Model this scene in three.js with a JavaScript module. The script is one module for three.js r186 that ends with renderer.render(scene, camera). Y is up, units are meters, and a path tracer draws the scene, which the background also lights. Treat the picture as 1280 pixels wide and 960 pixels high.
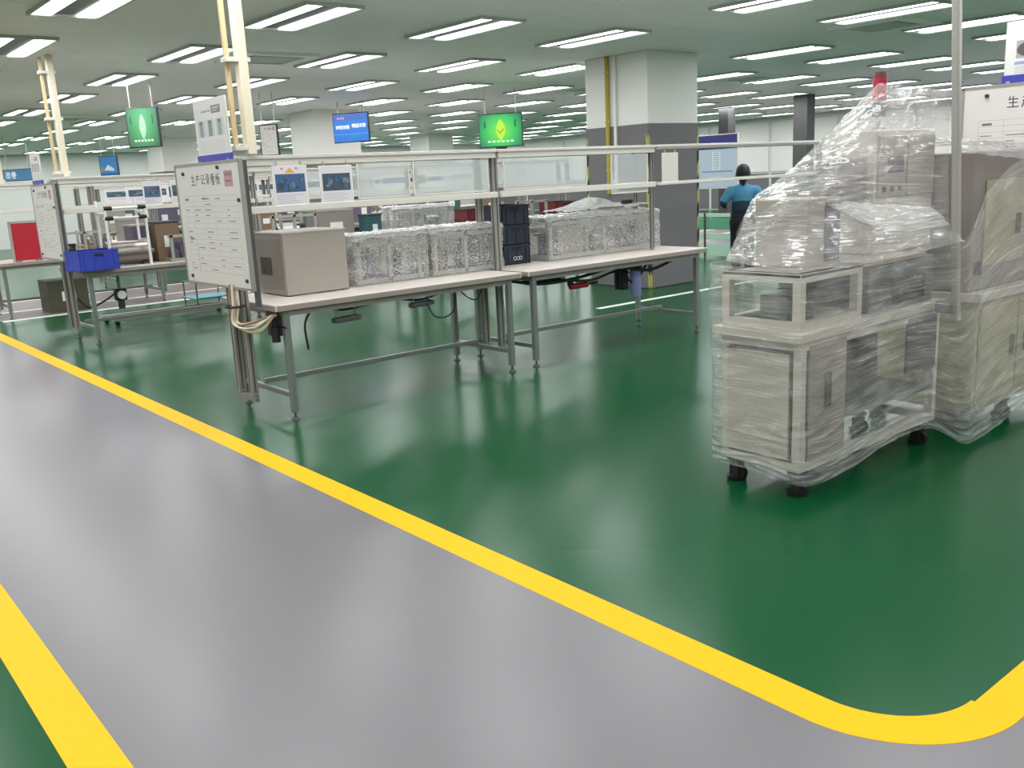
import * as THREE from 'three';
import { RoundedBoxGeometry } from 'three/addons/geometries/RoundedBoxGeometry.js';
import { mergeGeometries, mergeVertices } from 'three/addons/utils/BufferGeometryUtils.js';
import { MarchingCubes } from 'three/addons/objects/MarchingCubes.js';
import { RectAreaLightUniformsLib } from 'three/addons/lights/RectAreaLightUniformsLib.js';
import { createNoise2D, createNoise3D } from 'simplex-noise';

// ---------------------------------------------------------------- camera, light, exposure
const scene = new THREE.Scene();
scene.background = new THREE.Color(0x000000);
const camera = new THREE.PerspectiveCamera(45.03, 4 / 3, 0.05, 120);
camera.position.set(0, 1.5, 0);
camera.rotation.order = 'YXZ';
camera.rotation.set(-0.2213577, 0.8894142, -0.0503173);
const renderer = new THREE.WebGLRenderer({ antialias: true });
renderer.toneMapping = THREE.LinearToneMapping;
renderer.toneMappingExposure = 1.4;
renderer.shadowMap.enabled = true;
RectAreaLightUniformsLib.init();
const LAMP = { radiance: 8.5, glow: 3.2, color: new THREE.Color(0.975, 0.985, 1.0) };

// ---------------------------------------------------------------- helpers
function rng(seed) { let a = seed >>> 0; return () => { a = (a + 0x6d2b79f5) >>> 0; let t = a; t = Math.imul(t ^ (t >>> 15), t | 1); t ^= t + Math.imul(t ^ (t >>> 7), t | 61); return ((t ^ (t >>> 14)) >>> 0) / 4294967296; }; }
const n2 = createNoise2D(rng(11)), n3 = createNoise3D(rng(23));
const taken = {};
function numbered(n) { const k = taken[n] = (taken[n] ?? -1) + 1; return k ? n + '_' + String(k).padStart(3, '0') : n; }
function tag(o, label, category, group, kind) { o.userData.label = label; if (category) o.userData.category = category; if (group) o.userData.group = group; if (kind) o.userData.kind = kind; return o; }
function thing(name, label, category, [x, y, z] = [0, 0, 0], turn = 0, group) {
  const o = new THREE.Group(); o.name = numbered(name); o.position.set(x, y, z); o.rotation.y = turn; scene.add(o);
  return tag(o, label, category, group);
}
function part(parent, name, geo, mat, label) { const m = new THREE.Mesh(geo, mat); m.name = parent === scene ? numbered(name) : name; if (label) m.userData.label = label; parent.add(m); return m; }
function solo(name, geo, mat, label, category, group) { return tag(part(scene, name, geo, mat), label, category, group); }
function struct(name, geo, mat, label, parent = scene) { const m = part(parent, name, geo, mat); if (parent === scene) m.userData.kind = 'structure'; if (label) m.userData.label = label; return m; }
function dup(root, [x, y, z], turn, label, group) { const r = root.clone(); r.name = numbered(root.name.replace(/_\d{3}$/, '')); r.userData = { ...root.userData }; r.position.set(x, y, z); if (turn !== undefined) r.rotation.y = turn; if (label) r.userData.label = label; if (group) r.userData.group = group; scene.add(r); return r; }
const box = (w, h, d, x = 0, y = 0, z = 0) => new THREE.BoxGeometry(w, h, d).translate(x, y, z);
const rbox = (w, h, d, x = 0, y = 0, z = 0, r = 0.006, s = 2) => new RoundedBoxGeometry(w, h, d, s, Math.min(r, w / 2.1, h / 2.1, d / 2.1)).translate(x, y, z);
// box between two corners
const span = (x0, x1, y0, y1, z0, z1, r = 0) => (r ? rbox : box)(x1 - x0, y1 - y0, z1 - z0, (x0 + x1) / 2, (y0 + y1) / 2, (z0 + z1) / 2, r || undefined);
const cyl = (r, h, x = 0, y = 0, z = 0, axis = 'y', r2 = r, seg = 18) => { const g = new THREE.CylinderGeometry(r2, r, h, seg); if (axis === 'x') g.rotateZ(Math.PI / 2); if (axis === 'z') g.rotateX(Math.PI / 2); return g.translate(x, y, z); };
const tube = (pts, r, seg = 40, rs = 8) => new THREE.TubeGeometry(new THREE.CatmullRomCurve3(pts.map((p) => new THREE.Vector3(...p)), false, 'centripetal'), seg, r, rs);
const mg = (list) => mergeGeometries(list.map((g) => { const q = g.index ? g.toNonIndexed() : g; for (const k of Object.keys(q.attributes)) if (!['position', 'normal', 'uv'].includes(k)) q.deleteAttribute(k); return q; }));

// ---------------------------------------------------------------- textures
function dataTex(size, f, srgb, repeat) {
  const d = new Uint8Array(size * size * 4), dither = rng(size + 3);
  for (let j = 0; j < size; j++) for (let i = 0; i < size; i++) { const c = f(i / size, j / size, i, j), k = 4 * (j * size + i); for (let q = 0; q < 3; q++) d[k + q] = Math.max(0, Math.min(255, 255 * (Array.isArray(c) ? c[q] : c) + dither() - 0.5)); d[k + 3] = 255; }
  const t = new THREE.DataTexture(d, size, size); t.wrapS = t.wrapT = THREE.RepeatWrapping; t.magFilter = THREE.LinearFilter; t.minFilter = THREE.LinearMipmapLinearFilter; t.generateMipmaps = true;
  if (srgb) t.colorSpace = THREE.SRGBColorSpace; if (repeat) t.repeat.set(...repeat); t.needsUpdate = true; return t;
}
// tileable noise: two circles in 4D are not at hand, so blend two offset copies
function tile(u, v, fu, fv, o = 0) {
  const w = (a) => { const t = Math.max(0, Math.min(1, (a - 0.75) / 0.25)); return t * t * (3 - 2 * t); };
  const a = w(u), b = w(v), N = (x, y) => n2(x * fu + o, y * fv + o * 1.7);
  return (1 - a) * (1 - b) * N(u, v) + a * (1 - b) * N(u - 1, v) + (1 - a) * b * N(u, v - 1) + a * b * N(u - 1, v - 1);
}
const fbm = (u, v, f, o = 0) => 0.55 * tile(u, v, f, f, o) + 0.28 * tile(u, v, f * 2.1, f * 2.1, o + 7) + 0.17 * tile(u, v, f * 4.3, f * 4.3, o + 13);
function canvasTex(w, h, draw) { const c = document.createElement('canvas'); c.width = w; c.height = h; const g = c.getContext('2d'); draw(g, w, h); const t = new THREE.CanvasTexture(c); t.colorSpace = THREE.SRGBColorSpace; t.anisotropy = 8; return t; }
const mat = (color, roughness = 0.6, metalness = 0, extra = {}) => new THREE.MeshPhysicalMaterial({ color, roughness, metalness, ...extra });

// Chinese lettering drawn stroke by stroke on a 100 x 100 field
const GLYPH = {
  '生': [[25, 10, 18, 35], [20, 30, 85, 30], [50, 8, 50, 92], [22, 58, 80, 58], [8, 92, 92, 92]],
  '产': [[50, 5, 50, 18], [15, 20, 85, 20], [32, 26, 38, 40], [68, 26, 60, 40], [15, 45, 88, 45], [22, 45, 20, 70, 10, 95]],
  '记': [[15, 8, 25, 20], [8, 35, 25, 35, 25, 85, 38, 72], [48, 15, 85, 15, 85, 45, 50, 45], [50, 45, 50, 85, 90, 85, 90, 70]],
  '录': [[22, 10, 78, 10, 78, 45], [25, 28, 76, 28], [8, 46, 92, 46], [50, 46, 50, 95], [22, 58, 32, 66], [15, 90, 45, 72], [80, 55, 62, 68], [55, 65, 88, 90]],
  '看': [[75, 5, 20, 14], [18, 26, 82, 26], [10, 40, 92, 40], [45, 12, 38, 40, 10, 70], [32, 52, 76, 52, 76, 96, 32, 96, 32, 52], [32, 67, 76, 67], [32, 81, 76, 81]],
  '板': [[5, 30, 42, 30], [24, 5, 24, 95], [22, 32, 5, 65], [26, 38, 40, 52], [85, 8, 52, 16], [52, 16, 50, 60, 42, 95], [52, 40, 85, 40, 72, 68, 48, 95], [58, 48, 72, 75, 94, 95]],
  '持': [[5, 25, 38, 25], [22, 5, 22, 90, 14, 86], [5, 60, 40, 48], [48, 20, 88, 20], [68, 5, 68, 38], [42, 38, 94, 38], [42, 56, 94, 56], [76, 42, 76, 92, 68, 88], [52, 66, 60, 76]],
  '续': [[25, 5, 10, 28, 30, 28, 8, 55, 36, 50], [6, 90, 38, 76], [45, 18, 90, 18], [67, 5, 67, 32], [44, 32, 92, 32, 88, 44], [52, 44, 58, 52], [48, 54, 54, 62], [42, 70, 94, 70], [68, 40, 66, 65, 45, 95], [72, 76, 90, 95]],
  '创': [[30, 5, 8, 45], [30, 8, 56, 42], [18, 48, 46, 48, 46, 66], [18, 48, 18, 90, 54, 90, 54, 76], [70, 20, 70, 70], [88, 6, 88, 92, 78, 88]],
  '新': [[28, 4, 28, 14], [8, 18, 50, 18], [16, 24, 20, 36], [42, 24, 36, 36], [6, 40, 52, 40], [8, 56, 52, 56], [29, 40, 29, 95], [24, 60, 10, 84], [34, 62, 48, 78], [88, 8, 64, 18], [64, 18, 62, 60, 54, 95], [64, 42, 94, 42], [80, 42, 80, 96]],
  '精': [[10, 20, 16, 34], [40, 18, 32, 34], [5, 42, 46, 42], [25, 5, 25, 95], [24, 46, 6, 78], [28, 50, 44, 66], [54, 14, 92, 14], [73, 4, 73, 38], [56, 26, 90, 26], [50, 38, 95, 38], [58, 48, 58, 95], [58, 48, 88, 48, 88, 92, 80, 90], [58, 62, 88, 62], [58, 76, 88, 76]],
  '益': [[28, 5, 36, 20], [72, 5, 62, 20], [6, 25, 94, 25], [40, 28, 10, 55], [60, 28, 92, 55], [20, 60, 80, 60, 80, 92], [20, 60, 20, 92], [40, 60, 40, 92], [60, 60, 60, 92], [4, 94, 96, 94]],
  '改': [[8, 15, 42, 15, 42, 45, 12, 45], [12, 45, 12, 85, 44, 72], [62, 5, 48, 40], [58, 24, 94, 24], [84, 26, 74, 65, 46, 95], [56, 40, 72, 70, 95, 94]],
  '善': [[30, 4, 38, 14], [70, 4, 62, 14], [12, 18, 88, 18], [18, 30, 82, 30], [8, 42, 92, 42], [50, 18, 50, 54], [30, 46, 36, 54], [70, 46, 64, 54], [4, 58, 96, 58], [28, 68, 72, 68, 72, 94, 28, 94, 28, 68]],
};
function hanzi(g, text, x, y, size, color, gap = 1.08, weight = 0.1) {
  g.strokeStyle = color; g.lineWidth = size * weight; g.lineCap = 'round'; g.lineJoin = 'round';
  for (const ch of text) { if (GLYPH[ch]) for (const s of GLYPH[ch]) { g.beginPath(); for (let i = 0; i < s.length; i += 2) g[i ? 'lineTo' : 'moveTo'](x + s[i] * size / 100, y + s[i + 1] * size / 100); g.stroke(); } x += size * gap * (ch === ' ' ? 0.5 : 1); }
}

// ---------------------------------------------------------------- materials
function floorMat(color, rough, spec = 1) {
  return mat(color, rough, 0, { ior: 1.5, specularIntensity: spec });
}
const M = {
  green: floorMat(new THREE.Color(0.003, 0.074, 0.024), 0.235, 0.42),
  greyFloor: floorMat(new THREE.Color(0.176, 0.167, 0.18), 0.3, 0.85),
  yellow: floorMat(new THREE.Color(0.92, 0.46, 0.0), 0.6, 0.45),
  whiteLine: mat(0xe8ece6, 0.5),
  taupeFloor: floorMat(new THREE.Color(0.18, 0.145, 0.135), 0.5),
  ceiling: mat(new THREE.Color(0.9, 0.9, 0.9), 0.45),
  ceilingGap: mat(0x2c2f2e, 0.8),
  wall: mat(0xdcdcd8, 0.85), wallGrey: mat(0x737173, 0.75),
  white: mat(0xe9e8e4, 0.5), offwhite: mat(0xd8d4cb, 0.55), cream: mat(0xe6dcc4, 0.5),
  alu: mat(0xb9b6b0, 0.38, 0.55), aluDull: mat(0x9b9892, 0.5, 0.35), steel: mat(0x777c7a, 0.42, 0.45), chrome: mat(0x857d78, 0.32, 0.7),
  legMetal: mat(0x848a86, 0.4, 0.4),
  top: mat(0xd3cbc3, 0.42), topEdge: mat(0x9b8f8a, 0.5), lamin: mat(0xcfc9c4, 0.5),
  black: mat(0x17191a, 0.55), rubber: mat(0x0e1010, 0.75), dark: mat(0x33343a, 0.6), darkGrey: mat(0x4c4d4d, 0.6),
  greyBox: mat(0xa39b92, 0.5), greyBoxDark: mat(0x8d8580, 0.55), beige: mat(0xbab4aa, 0.5), khaki: mat(0xa5a186, 0.55), machine: mat(0xc4bfb6, 0.45),
  navy: mat(0x1b2638, 0.5), blueBin: mat(0x2f43b4, 0.45), red: mat(0xb3182e, 0.5), redDark: mat(0x6d1b26, 0.55), brown: mat(0x8a6d4d, 0.7), carton: mat(0x7b6650, 0.8), tan: mat(0xd0b990, 0.7),
  violet: mat(0x7f86b8, 0.5), tealBlock: mat(0x2d5a5c, 0.55), blueBand: mat(0x3c3ba6, 0.5), purpleGrey: mat(0x645a70, 0.6), paleGreen: mat(0xb7d8c4, 0.5), greenPaint: mat(0x5fa385, 0.5),
  yellowTape: mat(0xaead5c, 0.6), blackTape: mat(0x1c1c1a, 0.6),
  cable: mat(0x12201b, 0.6), cableBeige: mat(0xc9b894, 0.65),
  acrylic: mat(0xf2f5f5, 0.12, 0, { transmission: 0.72, thickness: 0, ior: 1.45, side: THREE.DoubleSide }),
  lamp: new THREE.MeshStandardMaterial({ color: 0xffffff, roughness: 0.6, emissive: LAMP.color, emissiveIntensity: LAMP.glow }),
  lampFrame: mat(0xb7bcb8, 0.5), tubeGap: mat(0x828784, 0.6, 0.1),
  glassWin: mat(0xffffff, 0.03, 0, { transmission: 1, thickness: 0, side: THREE.DoubleSide }),
};
// stretch film: clear sheet with creases; denser streaks where layers overlap
const crease = dataTex(512, (u, v) => { const r = (f, g, o) => 1 - Math.abs(tile(u, v, f, g, o)); const a = r(1.1, 15, 1), b = r(1.7, 36, 5), c = r(8, 10, 9); return 0.5 * Math.pow(a, 5) + 0.35 * Math.pow(b, 8) + 0.15 * c * c * c; }, false);
const crumple = dataTex(512, (u, v) => { const r = (f, g, o) => 1 - Math.abs(tile(u, v, f, g, o)); const a = r(9, 9, 41), b = r(19, 17, 45), c = r(36, 36, 49); return 0.45 * a * a * a + 0.35 * b * b * b + 0.2 * c * c; }, false);
const layers = dataTex(512, (u, v) => { const s = tile(u, v, 1, 22, 61), s2 = tile(u, v, 1.5, 58, 67), k = fbm(u, v, 4, 71); const d = 0.09 + 0.06 * Math.max(0, s) + 0.24 * Math.pow(Math.max(0, s2), 3) + 0.12 * k; return 1 - Math.min(0.85, Math.max(0, d)); }, false);
const layersCrumpled = dataTex(512, (u, v) => { const r = 1 - Math.abs(tile(u, v, 11, 15, 81)), r2 = 1 - Math.abs(tile(u, v, 24, 20, 87)); const d = 0.14 + 0.42 * Math.pow(r, 9) + 0.25 * Math.pow(r2, 10); return 1 - Math.min(0.8, d); }, false);
const film = (t, bump, tm, scale, rough = 0.16, color = 0xf4f4f2) => mat(color, rough, 0, { transmission: t, thickness: 0, ior: 1.5, side: THREE.DoubleSide, bumpMap: bump, bumpScale: scale, transmissionMap: tm });
M.film = film(0.98, crease, layers, 0.0034);
M.filmHazy = film(0.6, crease, layers, 0.006, 0.18);
M.filmThin = film(0.92, crease, layers, 0.0032, 0.12);
M.filmCrumple = film(1.0, crumple, layersCrumpled, 0.009, 0.2);

// ---------------------------------------------------------------- the setting
const CEIL = 2.9, RX0 = -33, RX1 = 5, RZ0 = -26, RZ1 = 5;
const floor = struct('floor', box(RX1 - RX0, 0.2, RZ1 - RZ0, (RX0 + RX1) / 2, -0.1, (RZ0 + RZ1) / 2), M.green, 'glossy green epoxy floor with a grey aisle and yellow lines');
{ // uv in metres on the top
  const g = floor.geometry, p = g.attributes.position, uv = g.attributes.uv; for (let i = 0; i < p.count; i++) uv.setXY(i, p.getX(i), p.getZ(i));
}
function flat(shape, h, y = 0) { const g = new THREE.ExtrudeGeometry(shape, { depth: h, bevelEnabled: false, curveSegments: 24 }).rotateX(-Math.PI / 2).translate(0, y, 0); return g; } // shape in (x, -z)
const S = (pts) => new THREE.Shape(pts.map(([x, z]) => new THREE.Vector2(x, -z)));
{
  // grey aisle: along x between the yellow lines, then turning along the machine side
  const sh = new THREE.Shape(); sh.moveTo(RX0, 0.5); sh.lineTo(RX1, 0.5); sh.lineTo(RX1, -RZ0); sh.lineTo(-0.95, -RZ0); sh.lineTo(-0.95, 2.42); sh.absarc(-1.3, 2.42, 0.35, 0, -Math.PI / 2, true); sh.lineTo(RX0, 2.09); sh.lineTo(RX0, 0.5);
  part(floor, 'aisle_paint', flat(sh, 0.001), M.greyFloor, 'grey epoxy aisle between two yellow lines');
  const ln = new THREE.Shape(); ln.moveTo(RX0, 2.025); ln.lineTo(-1.3, 2.025); ln.absarc(-1.3, 2.43, 0.405, -Math.PI / 2, 0, false); ln.lineTo(-0.895, 26); ln.lineTo(-1.015, 26); ln.lineTo(-1.015, 2.43); ln.absarc(-1.3, 2.43, 0.275, 0, -Math.PI / 2, true); ln.lineTo(RX0, 2.155); ln.lineTo(RX0, 2.025);
  part(floor, 'line_marking', flat(ln, 0.002), M.yellow, 'yellow floor line with a rounded corner');
  part(floor, 'line_marking', flat(S([[RX0, -0.43], [RX1, -0.43], [RX1, -0.565], [RX0, -0.565]]), 0.002), M.yellow, 'yellow floor line');
  part(floor, 'cross_aisle_paint', flat(S([[-13.2, -2.19], [-13.2, RZ0], [-15.6, RZ0], [-15.6, -2.19]]), 0.001), M.taupeFloor, 'brownish grey cross aisle');
  for (const [x, w] of [[-13.1, 0.13], [-14.15, 0.08], [-15.55, 0.08]]) part(floor, 'line_marking', flat(S([[x, -2.4], [x, RZ0], [x - w, RZ0], [x - w, -2.4]]), 0.002), M.whiteLine, 'white floor line');
  for (const [za, zb] of [[-14.2, -16.6], [-19.5, RZ0]]) part(floor, 'far_aisle_paint', flat(S([[-13.2, za], [-13.2, zb], [-0.96, zb], [-0.96, za]]), 0.001), M.greyFloor, 'grey far aisle');
  part(floor, 'line_marking', flat(S([[-7.3, -7.25], [-7.3, -11.5], [-7.39, -11.5], [-7.39, -7.25]]), 0.002), M.whiteLine, 'white floor line');
}
const ceiling = struct('ceiling', box(RX1 - RX0, 0.2, RZ1 - RZ0, (RX0 + RX1) / 2, CEIL + 0.13, (RZ0 + RZ1) / 2), M.ceilingGap, 'pale metal panel ceiling');
{ const w = 0.6, g = box(w - 0.006, 0.028, RZ1 - RZ0, 0, CEIL + 0.015, (RZ0 + RZ1) / 2); for (let x = RX0 + w / 2; x < RX1; x += w) { const m = part(ceiling, 'panel', g, M.ceiling); m.position.x = x; } }
const WH = 3.13;
struct('wall_left', box(0.2, WH, RZ1 - RZ0 + 0.4, RX0 - 0.1, WH / 2, (RZ0 + RZ1) / 2), M.wall);
struct('wall_right', box(0.2, WH, RZ1 - RZ0 + 0.4, RX1 + 0.1, WH / 2, (RZ0 + RZ1) / 2), M.wall);
struct('wall_front', box(RX1 - RX0, WH, 0.2, (RX0 + RX1) / 2, WH / 2, RZ1 + 0.1), M.wall);
const wallBack = struct('wall_back', box(RX1 - RX0, WH, 0.2, (RX0 + RX1) / 2, WH / 2, RZ0 - 0.1), M.wall, 'white far wall with grey skirting panels');
{ // white partition panels with thin grey frames along the far wall
  const pane = rbox(2.3, 1.55, 0.03, 0, 1.98, 0.02, 0.008), low = rbox(2.3, 1.1, 0.03, 0, 0.6, 0.02, 0.008);
  for (let x = RX0 + 1.4; x < RX1 - 1; x += 2.42) { part(wallBack, 'panel', pane, M.white).position.set(x, 0, RZ0); part(wallBack, 'panel', low, M.wallGrey).position.set(x, 0, RZ0); }
}
// columns: white above, grey painted dado, striped corner guards
function stripes(parent, x, z, h) { const a = 0.16; let y = 0.02, k = 0; while (y < h - 0.05) { const hh = Math.min(a, h - y); const g = mg([box(0.05, hh, 0.012, 0, 0, 0), box(0.012, hh, 0.05, 0, 0, 0)]); const m = part(parent, 'tape_band', g, k++ % 2 ? M.blackTape : M.yellowTape); m.position.set(x, y + hh / 2, z); y += hh; } }
const DADO = 2.045;
function column(x0, x1, z0, z1, guard, n) {
  const cx = (x0 + x1) / 2, cz = (z0 + z1) / 2;
  const c = new THREE.Group(); c.name = numbered('column'); c.position.set(cx, 0, cz); scene.add(c); c.userData = { kind: 'structure', label: n };
  part(c, 'shaft', rbox(x1 - x0, CEIL, z1 - z0, 0, CEIL / 2, 0, 0.012), M.white); part(c, 'dado', rbox(x1 - x0 + 0.012, DADO, z1 - z0 + 0.012, 0, DADO / 2, 0, 0.014), M.wallGrey, 'grey painted lower part');
  if (guard) for (const [sx, sz] of [[1, 1], [1, -1], [-1, 1]]) { const w = (x1 - x0) / 2 + 0.006, d = (z1 - z0) / 2 + 0.006; let y = 0.05, k = 0; const hh = 0.17;
    while (y + hh < DADO) { const sh = new THREE.Shape(); sh.moveTo(0, 0); sh.lineTo(0.035, -0.06); sh.lineTo(0.035, hh - 0.06); sh.lineTo(0, hh); const e = new THREE.ExtrudeGeometry(sh, { depth: 0.004, bevelEnabled: false }); const a = e.clone().translate(-0.035, 0, 0), b = e.clone().rotateY(Math.PI / 2); if (sx < 0) a.scale(-1, 1, 1); const g = mg([sx < 0 ? flip(a) : a, sz < 0 ? flip(b.clone().scale(1, 1, -1)) : b]);
      const m = part(c, 'tape_band', g, k++ % 2 ? M.blackTape : M.yellowTape); m.position.set(sx * w, y, sz * d); y += hh; } }
  return c;
}
function flip(g) { const q = g.index ? g.toNonIndexed() : g; for (const k of Object.keys(q.attributes)) { const a = q.attributes[k], n = a.itemSize; for (let i = 0; i < a.count; i += 3) for (let j = 0; j < n; j++) { const t = a.array[i * n + j]; a.array[i * n + j] = a.array[(i + 2) * n + j]; a.array[(i + 2) * n + j] = t; } } return q; }
const mainColumn = column(-9.08, -8.0, -9.79, -8.84, true, 'white square column with grey lower part and striped corner guards');
for (const x of [-17.5, -25.9]) column(x, x + 1.08, -9.79, -8.84, false, 'white square column with grey lower part behind the benches');
for (const x of [-17.5, -25.9]) column(x, x + 1.08, -18.2, -17.25, false, 'white square column with grey lower part at the far side');
struct('column', span(-15.2, -14.9, 0, CEIL, -19.7, -19.4, 0.01), M.darkGrey, 'slim dark steel column at the far side');
struct('column', span(-12.3, -11.95, 0, CEIL, -18.6, -18.3, 0.01), M.darkGrey, 'slim dark steel column by the far room');
// things fixed to the main column
{ const t = thing('conduit', 'yellow pipe running down the white column face', 'pipe', [-8.66, 0, -8.815]); part(t, 'pipe', cyl(0.028, CEIL - 1.2, 0, 1.2 + (CEIL - 1.2) / 2, 0), mat(0xb7a23a, 0.5)); for (const y of [1.5, 2.1, 2.7]) part(t, 'clip', rbox(0.08, 0.03, 0.03, 0, y, 0), M.alu); }
{ const t = thing('conduit', 'white cable duct with socket box on the column face', 'pipe', [-8.53, 0, -8.82]); part(t, 'duct', rbox(0.04, CEIL - 1.3, 0.03, 0, 1.3 + (CEIL - 1.3) / 2, 0), M.white); const s = part(t, 'socket_box', rbox(0.1, 0.15, 0.05, 0, 1.3, 0.01), M.white); part(s, 'socket', rbox(0.06, 0.05, 0.01, 0, 1.31, 0.038), M.dark); }

// ---------------------------------------------------------------- ceiling lights
{
  const proto = thing('ceiling_light', 'twin strip louvre ceiling light set in the panel ceiling', 'light', [0, CEIL, 0], 0, 'twin strip ceiling lights');
  const housing = mg([box(1.24, 0.03, 0.02, 0, -0.012, -0.255), box(1.24, 0.03, 0.02, 0, -0.012, 0.255), box(0.02, 0.03, 0.5, -0.61, -0.012, 0), box(0.02, 0.03, 0.5, 0.61, -0.012, 0)]);
  part(proto, 'frame', housing, M.lampFrame); part(proto, 'tray', box(1.22, 0.006, 0.5, 0, -0.004, 0), M.tubeGap);
  for (const z of [-0.16, 0.16]) part(proto, 'diffuser', rbox(1.18, 0.012, 0.145, 0, -0.014, z, 0.004), M.lamp);
  let first = true;
  for (let i = -5; i <= 11; i++) for (let k = -4; k <= 12; k++) {
    const x = -7.5 - 2.4 * i, z = -3.98 - 1.72 * k; if (x > RX1 - 1 || x < RX0 + 0.8 || z > RZ1 - 0.5 || z < RZ0 + 0.4) continue;
    if ([[-8.54, -9.3], [-16.96, -9.3], [-25.36, -9.3], [-16.96, -17.7], [-25.36, -17.7]].some(([a, b]) => Math.abs(x - a) < 1.25 && Math.abs(z - b) < 0.8)) continue;
    const f = first ? proto : dup(proto, [x, CEIL, z]); f.position.set(x, CEIL, z); first = false;
    const l = new THREE.RectAreaLight(LAMP.color, LAMP.radiance, 1.16, 0.36); l.position.set(x, CEIL - 0.04, z); l.rotation.x = -Math.PI / 2; scene.add(l);
  }
}
{ // air conditioning cassettes in the ceiling
  const mk = (x, z, label) => { const t = thing('ceiling_vent', label, 'vent', [x, CEIL, z]); part(t, 'frame', mg([box(0.86, 0.03, 0.12, 0, -0.012, -0.37), box(0.86, 0.03, 0.12, 0, -0.012, 0.37), box(0.12, 0.03, 0.62, -0.37, -0.012, 0), box(0.12, 0.03, 0.62, 0.37, -0.012, 0)]), M.ceiling); part(t, 'grille', rbox(0.5, 0.025, 0.5, 0, -0.012, 0), M.lampFrame); part(t, 'backing', box(0.66, 0.004, 0.66, 0, -0.003, 0), M.dark); };
  mk(-10.0, -4.85, 'square air conditioning cassette in the ceiling above the first bench'); mk(-5.6, -10.0, 'square air conditioning cassette above the wrapped machine side'); mk(-12.0, -11.7, 'square air conditioning cassette beside the white column'); mk(-18.4, -4.84, 'square air conditioning cassette above the rear benches'); mk(-9.9, -13.44, 'square air conditioning cassette beyond the white column');
}

// ---------------------------------------------------------------- workbenches
function bench(x0, x1, z0, z1, top, label, group, matTop = M.top) {
  const cx = (x0 + x1) / 2, cz = (z0 + z1) / 2, w = x1 - x0, d = Math.abs(z1 - z0), t = thing('workbench', label, 'workbench', [cx, 0, cz], 0, group);
  part(t, 'tabletop', rbox(w, 0.042, d, 0, top - 0.021, 0, 0.005), matTop); part(t, 'edge_band', mg([box(0.006, 0.032, d - 0.02, w / 2, top - 0.022, 0), box(w - 0.02, 0.032, 0.006, 0, top - 0.022, d / 2)]), M.topEdge);
  const lx = w / 2 - 0.06, lz = d / 2 - 0.09, s = 0.042, y1 = top - 0.042;
  part(t, 'apron', mg([box(s * 0.7, s, 2 * lz, lx, y1 - s / 2, 0), box(s * 0.7, s, 2 * lz, -lx, y1 - s / 2, 0), box(2 * lx, s, s * 0.7, 0, y1 - s / 2, lz), box(2 * lx, s, s * 0.7, 0, y1 - s / 2, -lz)]), M.aluDull);
  for (const a of [-1, 1]) for (const b of [-1, 1]) { const g = part(t, 'leg', rbox(s, y1 - 0.05, s, a * lx, 0.05 + (y1 - 0.05) / 2, b * lz, 0.005), M.legMetal); part(g, 'foot', mg([cyl(0.008, 0.05, a * lx, 0.03, b * lz), cyl(0.03, 0.014, a * lx, 0.007, b * lz, 'y', 0.022)]), M.darkGrey); }
  for (const b of [-1, 1]) part(t, 'crossbar', rbox(2 * lx, 0.034, 0.03, 0, 0.165, b * lz, 0.004), M.legMetal);
  part(t, 'stretcher', rbox(0.034, 0.034, 2 * lz, -lx * 0.18, 0.2, 0, 0.004), M.legMetal);
  return t;
}
bench(-6.3, -5.45, -4.57, -2.53, 0.77, 'long pale-topped workbench carrying the bare grey box', null);
bench(-6.3, -5.45, -6.8, -4.64, 0.77, 'long pale-topped workbench carrying the dark blue crates', null);
function rack(cx, zs, label, onTop = [], half = 0.1, shelfW = 0.34) { // onTop: uprights that stand on the tabletop
  const z0 = zs[0], z1 = zs[zs.length - 1], t = thing('overhead_rack', label, 'rack', [cx, 0, z0]);
  for (const z of zs) for (const s of [-1, 1]) { const y0 = onTop.includes(z) ? 0.772 : 0.15, h = 1.67 - y0, c = y0 + h / 2, w = onTop.includes(z) ? 0.034 : 0.05; const u = part(t, 'upright', rbox(w, h, w, s * half, c, z - z0, 0.006), M.aluDull); part(u, 'slot', mg([box(0.004, h - 0.04, 0.01, s * half + w / 2 + 0.0005, c, z - z0), box(0.01, h - 0.04, 0.004, s * half, c, z - z0 + w / 2 + 0.0005)]), M.darkGrey); }
  for (const z of zs) if (!onTop.includes(z)) part(t, 'foot_bar', rbox(2 * half + 0.09, 0.04, 0.03, 0, 0.13, z - z0, 0.004), M.legMetal);
  for (let i = 0; i + 1 < zs.length; i++) { const a = zs[i] - z0, b = zs[i + 1] - z0, light = onTop.length && i > 1, bh = light ? 0.014 : 0.04, by = 1.678 - bh / 2; part(t, 'shelf', rbox(shelfW, 0.024, a - b - 0.01, 0, 1.69, (a + b) / 2, 0.005), M.lamin); part(t, 'shelf_beam', mg([box(0.035, bh, a - b - 0.03, half + 0.04, by, (a + b) / 2), box(0.035, bh, a - b - 0.03, -half - 0.04, by, (a + b) / 2)]), M.offwhite);
    for (const s of [-1, 1]) part(t, 'rail', rbox(0.03, light ? 0.026 : 0.045, a - b - 0.04, s * (half + 0.06), 1.36, (a + b) / 2, 0.005), M.offwhite); }
  return t;
}
rack(-5.88, [-2.47, -4.605, -6.42, -9.4], 'aluminium overhead rack with a long pale shelf over the front benches', [-6.42]);

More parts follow.
